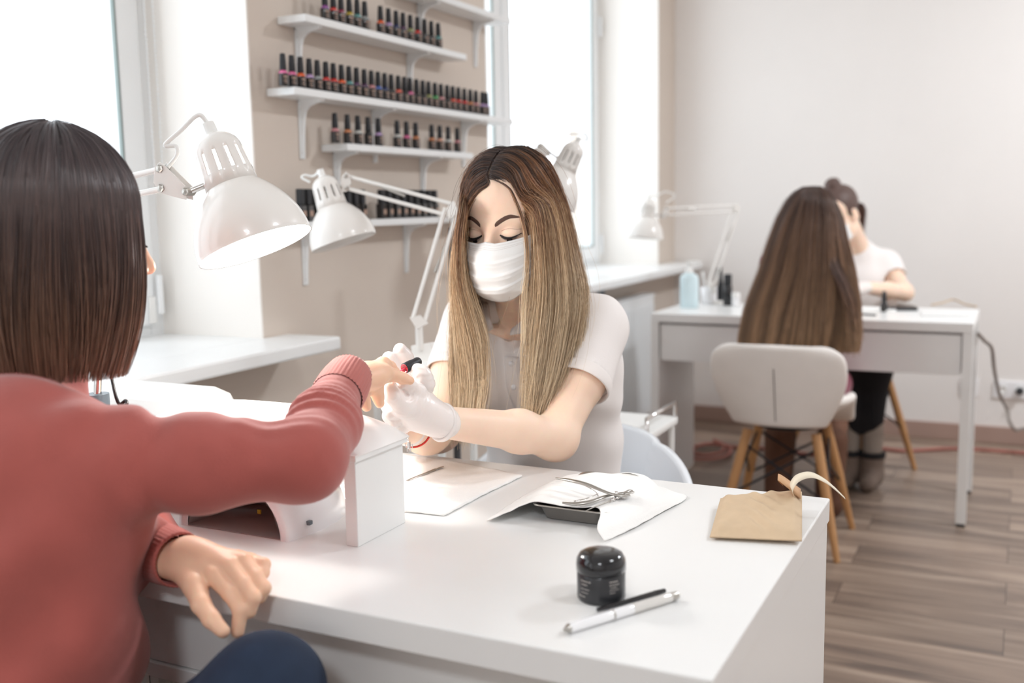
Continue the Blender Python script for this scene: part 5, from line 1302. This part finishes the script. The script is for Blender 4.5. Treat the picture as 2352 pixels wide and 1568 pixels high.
# left hand resting on the desk edge
lW = A(400, 1282, 1.230)
lh = Org(.0018)
cr_ = np.array((CAM_R @ Vector((-.1, .75, .65))))
lh.chain([A(340, 1262, 1.27), lW, A(440, 1290, 1.215), A(480, 1305, 1.20)], [.0240, .0230, .0250, .0210], .015, flat=(cr_, 1.3))
lh.chain([A(430, 1275, 1.222), A(530, 1305, 1.195)], [.0210, .0115], .012); lh.chain([A(440, 1278, 1.222), A(565, 1292, 1.205)], [.0190, .0105], .012)
lh.chain([A(470, 1305, 1.20), A(494, 1322, 1.185), A(528, 1362, 1.165), A(553, 1398, 1.155), A(546, 1450, 1.152)], [.0160, .0118, .0094, .0092, .0074], .003)
lh.chain([A(500, 1295, 1.20), A(528, 1302, 1.19), A(560, 1342, 1.17), A(582, 1372, 1.158), A(574, 1405, 1.158)], [.0150, .0114, .0092, .0088, .0072], .003)
lh.chain([A(530, 1288, 1.21), A(558, 1291, 1.20), A(588, 1325, 1.182), A(606, 1350, 1.172), A(598, 1372, 1.172)], [.0140, .0106, .0086, .0082, .0068], .003)
lh.chain([A(545, 1285, 1.22), A(574, 1288, 1.215), A(606, 1296, 1.20), A(604, 1315, 1.192), A(594, 1332, 1.19)], [.0125, .0096, .0078, .0074, .0062], .003)
lh.chain([A(425, 1300, 1.215), A(448, 1345, 1.18), A(462, 1388, 1.155), A(486, 1422, 1.140), A(512, 1449, 1.132)], [.0200, .0140, .0108, .0098, .0078], .004)
Vl, Fl = lh.surf()
Vc = [Vh2, Vr, Vl]; Fc = [Fh2, Fr, Fl]; off = 0; FF = []
for v_, f_ in zip(Vc, Fc): FF.append(f_ + off); off += len(v_)
place('body', np.vstack(Vc), np.vstack(FF), M['skin_c'], cli)
bvB = face_details(HB, Vh2, Fh2, cli)
lp = Org(.0015); lp.cone(HB(-.014, .0875, -.0655), HB(.014, .0875, -.0655), .0045, .0045, .004); lp.cone(HB(-.014, .0845, -.0740), HB(.014, .0845, -.0740), .0052, .0052, .004)
lp.build('lips', mat('rose_lips', s2l('b46a62'), .4), cli)
# nails
M['nail_red'] = mat('red_nail_varnish', s2l('c03040'), .1, coat=.7); M['nail'] = mat('bare_nail', s2l('e8c4b4'), .25, coat=.3)
def nail(tip, back, up, m, parent, w_=.0058, l_=.010, off=.0):
    tip, back, up = Vector(tip), Vector(back), Vector(up).normalized(); d = (tip - back).normalized(); s_ = d.cross(up).normalized(); up = s_.cross(d)
    P = [[tip - d * (l_ * (1 - u)) + s_ * w_ * v * (1 - .25 * u ** 3) + up * (off - .0022 * v * v) for v in (-1, -.5, 0, .5, 1)] for u in np.linspace(0, 1.12, 8)]
    B().grid(P).build('nail', m, parent, solid=.0006)
nail(A(942, 874, 1.486), A(924, 868, 1.478), (0, -.1, 1), M['nail'], cli, .0048, .009, .0058)
nail(A(907, 852, 1.500), A(895, 843, 1.488), (0, -.1, 1), M['nail'], cli, .0048, .008, .0066)

# sweater
sw = Org(.0046)
E3 = lambda c, r, k=.05: sw.ell(c, r, RT, k)
E3(ctr, (.150, .115, .17)); E3(ctr + np.array((0, 0, -.20)) - Ft * .01, (.142, .118, .20), .08); E3(ctr + np.array((0, 0, -.36)) - Ft * .03, (.175, .14, .12), .06)
for q in (-1, 1): E3(ctr + Rt * q * .065 + Ft * .072 + np.array((0, 0, .0)), (.060, .050, .060))
sw.cone(cS, nb0 + Rt * .035 + np.array((0, 0, -.058)), .048, .030, .05); sw.cone(lS, nb0 - Rt * .045 + np.array((0, 0, -.035)), .050, .030, .05)
sw.cone(ctr + Zt * .08, nb0 + np.array((0, 0, -.035)), .09, .050, .05); sw.cone(nb0 + Zt * -.02, nb0 * .45 + HB(0, -.03, -.12) * .55, .062, .058, .02); sw.ell(cS + Zt * -.01, (.058, .058, .060), RT, .04)
mid = cS * .5 + cE * .5
sw.chain([cS, mid, cE], [.058, .0500, .0430], .03); sw.ell(cE + np.array((.0, -.004, -.004)), (.041, .041, .041), None, .02)
cW1 = cW - (cW - cE) / np.linalg.norm(cW - cE) * .045
sw.chain([cE, cE * .5 + cW1 * .5, cW1], [.0440, .0415, .0330], .025)
# left arm: upper arm hidden, forearm comes round in front to the desk edge
lE = lW * .42 + (lS + np.array((.06, .12, -.24))) * .58
dl = (A(352, 1258, 1.262) - lE); lC = A(352, 1258, 1.262)
sw.chain([lS, lS * .4 + lE * .6, lE], [.060, .052, .044], .04); sw.chain([lE, lC], [.042, .034], .03)
def fold2(X, Y, Z, D):
    n = np.zeros(np.broadcast(X, Y, Z).shape, dtype=np.float32)
    # compression folds in the bend of the held-out arm
    d1 = (cW - cE) / np.linalg.norm(cW - cE)
    for c, amp, wd, fr, dr in ((cE * .62 + cW * .38 + np.array((0, 0, .02)), .0040, .040, 360, d1), (cE + np.array((-.03, 0, .03)), .0022, .05, 260, d1),
                           (cS + (cE - cS) * .22 + Zt * .03, .0055, .07, 120, (cE - cS) / np.linalg.norm(cE - cS)), (cS + Zt * .02 - Rt * .02, .005, .07, 105, Rt), (nb0 + Rt * .08 - Zt * .04, .004, .06, 120, Rt),
                           (cS + (cE - cS) * .55 + Zt * .03, .0030, .06, 110, (cE - cS) / np.linalg.norm(cE - cS))):
        r2 = ((X - c[0]) ** 2 + (Y - c[1]) ** 2 + (Z - c[2]) ** 2) / wd ** 2
        ph = ((X - c[0]) * dr[0] + (Y - c[1]) * dr[1] + (Z - c[2]) * dr[2]) * fr
        n += amp * np.exp(-r2) * np.sin(ph + 1.2 * np.sin(Z * 60 + X * 40))
    # long soft drape folds from the armpit down the back
    n += .0055 * np.sin(X * 48 + Y * 30 + Z * 15 + 1.6 * np.sin(Z * 11)) * np.clip((.93 - Z) * 5, 0, 1) * np.clip((Z - .45) * 6, 0, 1)
    n += .0042 * np.sin(Z * 42 - X * 22 + 1.3 * np.sin(X * 30)) * np.clip((1.0 - Z) * 6, 0, 1)
    return D + np.where(np.abs(D) < .03, n, 0)
sw.post.append(fold2)
sweater = sw.build('sweater', M['sweater'], cli)
def cuff(c0, c1, r0, r1, name, parent, m, n=120, nr=40, thick=.0022):
    c0, c1 = Vector(c0), Vector(c1); ax = (c1 - c0); L_ = ax.length; axn = ax.normalized(); u = axn.orthogonal().normalized(); w_ = axn.cross(u)
    P = []
    for i, q in enumerate(np.linspace(0, 1, 12)):
        row = []
        for k in range(n):
            a = 2 * math.pi * k / n; r = r0 + (r1 - r0) * q + .0016 * math.sin(math.pi * q) + .0007 * math.cos(a * nr)
            row.append(c0 + ax * q + (u * math.cos(a) + w_ * math.sin(a)) * r)
        P.append(row)
    P.append([p - ((p - c1) * .06) - axn * .001 for p in P[-1]]); P.append([c1 - axn * .02 + (p - c1).normalized() * (r1 - .004) for p in P[-2]])
    return B().grid(P, closed=True).build(name, m, parent)
d1 = (cW - cE) / np.linalg.norm(cW - cE)
cuff(cW1 - d1 * .006, cW + d1 * .012 + (A(812, 868, 1.40) - cW) * .35, .0345, .0310, 'ribbed_cuff', sweater, M['sweater_rib'])
cuff(lC - (lC - lE) / np.linalg.norm(lC - lE) * .012, A(414, 1286, 1.226), .0350, .0325, 'ribbed_cuff', sweater, M['sweater_rib'])
# jeans: right thigh and knee in front, the rest below the frame
jn = Org(.006); pel = ctr + np.array((0, 0, -.43)) - Ft * .02
kn = A(610, 1592, 1.10); jn.ell(pel, (.17, .14, .11), RT, .05)
jn.chain([pel + Rt * .08, kn * .55 + (pel + Rt * .08) * .45 + Zt * .012, kn], [.088, .076, .0595], .04); fl_ = kn + np.array((.02, -.12, -.30)); jn.chain([kn, fl_, np.array((fl_[0] + .02, fl_[1] - .02, .12))], [.058, .050, .040], .03)
kl = pel - Rt * .09 + Ft * .18 + Zt * -.05; jn.chain([pel - Rt * .08, kl, np.array((kl[0], kl[1] + .02, .10))], [.088, .062, .040], .04)
jn.build('jeans', M['jeans'], cli)
for c in (np.array((fl_[0] + .02, fl_[1] - .02, .06)), np.array((kl[0], kl[1] + .02, .045))):
    o_ = Org(.005); o_.chain([c, c + Ft * .12 - Zt * .012], [.040, .030], .02); o_.build('shoe', M['blackm'], cli)

# dark bob
HRB = hair_mat('dark_brown_hair', [(0, '5a5254'), (.25, '4d4446'), (.6, '5c4842'), (.85, '7d6050'), (1, '8a6a58')], var=.4, shift=.25, rough=.3, spec=.5)
def bob_surface(th, s, H, rx=.092, ry=.108, drop=.205, flare=.0, lift=0):
    """th: angle from the face round the head; s: 0 parting .. 1 ends"""
    x_, y_ = math.sin(th), math.cos(th)
    if s < .42:
        q = s / .42 * math.pi / 2; r = math.sin(q); z = .035 + (.098 + lift) * math.cos(q)
        return V(*H(x_ * rx * r, -.014 + y_ * ry * r, z))
    q = (s - .42) / .58; z = .035 - drop * q
    rr = 1 + flare * math.sin(q * 2.2) - .27 * q ** 2.6
    return V(*H(x_ * rx * rr, -.014 + y_ * ry * rr, z))
def bob_paths(H, n, th0, th1, K=26, **k):
    drop = k.pop('drop'); out = []
    for i in range(n):
        th = rng.uniform(th0, th1); lift = rng.normal() * .0022; dr = drop * (1 - .10 * rng.random() ** 1.6 - (.0 if abs(math.cos(th)) > .5 else 0)); w1 = rng.normal() * .05; fl = .06 + rng.normal() * .025
        out.append([tuple(bob_surface(th + w1 * s * s + .03 * math.sin(s * 5 + th * 6), s, H, drop=dr, flare=fl, lift=lift, **k)) for s in np.linspace(.02, 1, K)])
    return np.array(out)
th0, th1 = .62, 2 * math.pi - .62
rows = [[bob_surface(th, s, HB, rx=.0885, ry=.1045, drop=.180, flare=.06) for s in np.linspace(.0, .98, 30)] for th in np.linspace(th0 + .05, th1 - .05, 60)]
P_ = bob_paths(HB, 4200, th0, th1, rx=.091, ry=.107, drop=.205)
hr = strands('hair', P_, .0006, .0003, HRB, cli)
un = B().grid(rows).build('hair_underlayer', M['haird'] if 'haird' in M else mat('dark_hair_mass', s2l('2c2526'), .5, bump=.5, bscale=60, bdist=.003), hr, solid=.004)

# ================================================================ long-haired client at the background desk
HRC = hair_mat('brown_hair_with_lights', [(0, '4a3a35'), (.3, '5e463b'), (.6, '7d5f4a'), (1, '9c7d60')], var=.35, shift=.25)
p2 = thing('person', 'woman with very long straight brown hair seen from behind on the white padded chair', 'person', (-.70, 3.66, 0))
HC = Head(at(1866, 512, 3.66), math.pi + .25, .35, 0)
o_ = Org(.006); HC.skull(o_, lids=False, mouth=False); nc = HC(0, -.06, -.15); o_.cone(HC(0, -.02, -.05), nc, .05, .055, .02)
sh2 = [np.array((-.80, 3.73, .97)), np.array((-.61, 3.75, .97))]
hn = np.array((-.64, 4.10, .79)); el = np.array((-.57, 3.93, .80))
o_.chain([sh2[1], el, hn], [.045, .036, .026], .02); o_.ell(hn + np.array((-.02, .04, 0)), (.035, .05, .014), None, .02)
o_.chain([sh2[0], np.array((-.86, 3.90, .80)), np.array((-.74, 4.08, .79))], [.045, .036, .026], .02)
for i, dx in enumerate((-.03, -.012, .006, .022)): o_.chain([hn + np.array((dx - .01, .07, 0)), hn + np.array((dx - .015, .12, -.002))], [.009, .007], .005)
for q in (0, 1): o_.chain([np.array((-.80 + q * .17, 4.0, .47)), np.array((-.81 + q * .18, 4.02, .42))], [.055, .055], .02)
o_.build('body', M['skin_a'], p2)
t_ = Org(.006); t_.ell((-.69, 3.71, .86), (.120, .085, .15), None, .05); t_.ell((-.71, 3.65, .66), (.140, .105, .16), None, .06); t_.ell((-.71, 3.65, .55), (.19, .145, .085), None, .05)
t_.chain([sh2[0], sh2[0] * .6 + np.array((-.86, 3.90, .80)) * .4], [.052, .045], .04); t_.chain([sh2[1], sh2[1] * .6 + el * .4], [.052, .045], .04); t_.cone((-.69, 3.72, .97), nc, .07, .055, .04)
t_.chain([(-.79, 3.62, .53), (-.80, 3.98, .50)], [.085, .068], .04); t_.chain([(-.62, 3.62, .53), (-.62, 3.98, .50)], [.085, .068], .04)
t_.build('dress', M['burgundy'], p2)
M['tights'] = mat('brown_tights', s2l('7a5644'), .7)
for x in (-.80, -.61):
    l_ = Org(.006); l_.chain([(x, 3.98, .48), (x, 3.90, .30)], [.055, .050], .02); l_.build('stocking', M['tights'], p2)
    l_ = Org(.006); l_.chain([(x, 3.89, .30), (x, 3.86, .08)], [.060, .050], .02); l_.chain([(x, 3.86, .05), (x, 3.97, .035)], [.045, .034], .03); l_.build('boot', M['bootb'], p2)
lev = [(428, 1860, 12, .035), (440, 1858, 32, .070), (460, 1856, 50, .090), (500, 1855, 71, .100), (560, 1854, 89, .100), (620, 1854, 106, .098), (700, 1846, 128, .088), (770, 1842, 136, .075), (806, 1840, 134, .055)]
# widths grow from the crown to the ends: a loft of ellipses lying around the head and back
def mane(th, s, dr=0):
    ys = np.array([l[0] for l in lev], float); y = np.interp(s, np.linspace(0, 1, 9), ys)
    x = np.interp(y, ys, [l[1] for l in lev]); hw = np.interp(y, ys, [l[2] for l in lev]) * 3.62 / F_PX; dp = np.interp(y, ys, [l[3] for l in lev])
    c = np.array(at(x, y, 3.60)); c[1] += np.interp(y, ys, [.04, .04, .035, .03, 0, -.01, -.02, -.035, -.045])
    r = np.array(CAM_R @ Vector((1, 0, 0))); r[2] = 0; r /= np.linalg.norm(r); f = np.array((-r[1], r[0], 0))
    return c + r * (hw + dr) * math.cos(th) - f * (dp + dr) * math.sin(th)
ths = np.linspace(-.5, math.pi + .5, 40)
rows = [[V(*mane(th, s, -.006)) for s in np.linspace(0, .97, 30)] for th in ths]
P_ = []
for i in range(3800):
    th = rng.uniform(-.55, math.pi + .55); w1 = rng.normal() * .06; dr = rng.normal() * .003; e_ = 1 - .10 * rng.random() ** 2
    P_.append([mane(th + w1 * q * q + .03 * math.sin(q * 6 + th * 7), q * e_, dr) for q in np.linspace(0, 1, 22)])
rn = np.clip(.5 + .35 * np.sin(np.array([math.atan2(p[-1][1] - 3.6, p[-1][0] + .7) for p in P_]) * 23) + rng.normal(size=len(P_)) * .18, 0, 1)
hr = strands('hair', P_, .0011, .0006, HRC, p2, rnd=rn)
un = B().grid(rows).build('hair_underlayer', mat('brown_hair_mass', s2l('5b4538'), .6, bump=.6, bscale=40, bdist=.004, stretch=(6, 6, .3)), hr, solid=.004)
lock = [[at(1900, 600, 3.50), at(1935, 680, 3.48), at(1945, 750, 3.47), at(1950, 808, 3.46)], [at(1915, 580, 3.51), at(1960, 680, 3.50), at(1970, 750, 3.49), at(1968, 800, 3.48)]]
strands('hair_lock', guide_strands(lock, 260, 20, .006, .002, tip=.15), .0011, .0006, HRC, hr)

# ================================================================ second nail artist behind the background desk
p3 = thing('person', 'woman with a dark bun in a white t-shirt working behind the background desk', 'person', (-.62, 4.74, 0))
HD = Head(at(1930, 494, 4.50), -.45, .55, .12)
o_ = Org(.005); HD.skull(o_, mouth=False)
nD = np.array(at(1972, 580, 4.66)); o_.cone(HD(0, -.02, -.05), nD, .048, .055, .02)
sL = np.array(at(2035, 608, 4.66)); eL = np.array(at(2078, 672, 4.52)); wL = np.array(at(1988, 660, 4.32)); sR = np.array(at(1900, 612, 4.72)); eR = np.array(at(1885, 690, 4.50)); wR = np.array(at(1930, 690, 4.30))
o_.chain([sL, eL], [.046, .036], .02); o_.chain([eL, eL * .55 + wL * .45, wL], [.037, .035, .025], .02); o_.chain([sR, eR, wR], [.045, .036, .025], .02)
o_.build('body', M['skin_b'], p3)
g_ = Org(.004)
for w0, dx in ((wL, -1), (wR, 1)):
    d = np.array((dx * .03 - .01, -.055, -.006)); g_.cone(w0, w0 + d, .027, .027, .02)
    for k in range(4): b0 = w0 + d + np.array(((k - 1.5) * .014, -.004, .004)); g_.chain([b0, b0 + np.array((dx * .008, -.030, -.004)), b0 + np.array((dx * .014, -.046, -.016))], [.010, .009, .007], .004)
    g_.chain([w0 + d * .4, w0 + d * .7 + np.array((dx * .035, -.01, 0))], [.014, .009], .008)
g_.build('gloves', M['glove'], p3)
t_ = Org(.006); cD = np.array(at(1985, 690, 4.66))
t_.ell(cD + np.array((0, .02, .02)), (.150, .105, .17), None, .05); t_.ell(cD + np.array((-.0, .07, -.20)), (.14, .115, .15), None, .06); t_.ell(cD + np.array((0, .08, -.29)), (.165, .13, .08), None, .05)
t_.cone(cD + np.array((0, .02, .1)), nD, .08, .055, .05); t_.chain([sL + np.array((0, 0, .004)), sL * .42 + eL * .58], [.060, .056], .04); t_.chain([sR, sR * .42 + eR * .58], [.060, .056], .04); t_.cone(sL, nD, .05, .045, .05); t_.cone(sR, nD, .05, .045, .05)
dd = (eL - sL) / np.linalg.norm(eL - sL); t_.cone(sL * .42 + eL * .58 + dd * .03, eL + dd * .03, .075, .075, .002, 's')
t_.build('t_shirt', M['shirt'], p3)
q_ = Org(.006); pv = np.array((-.63, 4.68, .52)); q_.ell(pv, (.165, .13, .085), None, .05)
for kx, fx in ((-.62, -.60), (-.52, -.53)):
    q_.chain([pv + np.array((-.05 if kx < -.6 else .07, 0, 0)), (kx, 4.38, .50), (fx, 4.40, .26)], [.085, .062, .045], .04)
q_.build('trousers', M['blackcl'], p3)
for fx in (-.615, -.525):
    l_ = Org(.005); l_.chain([(fx, 4.40, .27), (fx, 4.40, .16)], [.043, .040], .01); l_.build('sock', M['sock'], p3)
    l_ = Org(.005); l_.chain([(fx, 4.40, .12), (fx, 4.39, .06)], [.050, .046], .02); l_.chain([(fx, 4.39, .045), (fx - .005, 4.30, .036)], [.044, .034], .03); bt = l_.build('boot', M['boot'], p3)
    B().lathe([(.040, .150), (.052, .148), (.055, .138), (.052, .128), (.046, .126)], (fx, 4.40, 0), n=28).build('boot_collar', M['blackcl'], bt)
HRD = hair_mat('dark_tied_hair', [(0, '6b544e'), (.5, '624a42'), (1, '7a564a')], var=.3)
c_ = Org(.004); c_.ell(HD(0, -.020, .046), (.077, .096, .084), HD.R); c_.ell(HD(0, .100, -.035), (.066, .075, .100), HD.R, .015, 's'); c_.ell(HD(0, .0, -.14), (.08, .10, .09), HD.R, .01, 's')
bun = HD(0, -.035, .135); c_.ell(bun, (.036, .036, .030), HD.R, .012)
cap3 = c_.build('hair', mat('dark_tied_hair_mass', s2l('5e4a44'), .5, bump=.6, bscale=50, bdist=.003), p3)
pt = [[V(*HD(-.01, -.10, .0)), V(*HD(.0, -.125, -.05)), at(1962, 560, 4.66), at(1985, 585, 4.62)], [V(*HD(.02, -.10, .0)), V(*HD(.03, -.12, -.05)), at(1978, 555, 4.66), at(1995, 578, 4.62)]]
strands('ponytail', guide_strands(pt, 260, 16, .008, .002), .0012, .0006, HRD, cap3)
bvD = bvh_of(*o_.surf()) if False else None
mrows = [[V(*HD(math.sin(u * 1.2) * .070, .100 * math.cos(u * 1.2) ** .8 + .012, -.015 - .095 * v + .03 * abs(u) * v)) for v in np.linspace(0, 1, 10)] for u in np.linspace(-1, 1, 21)]
B().grid(mrows).build('surgical_mask', M['maskm'], p3, solid=.001)
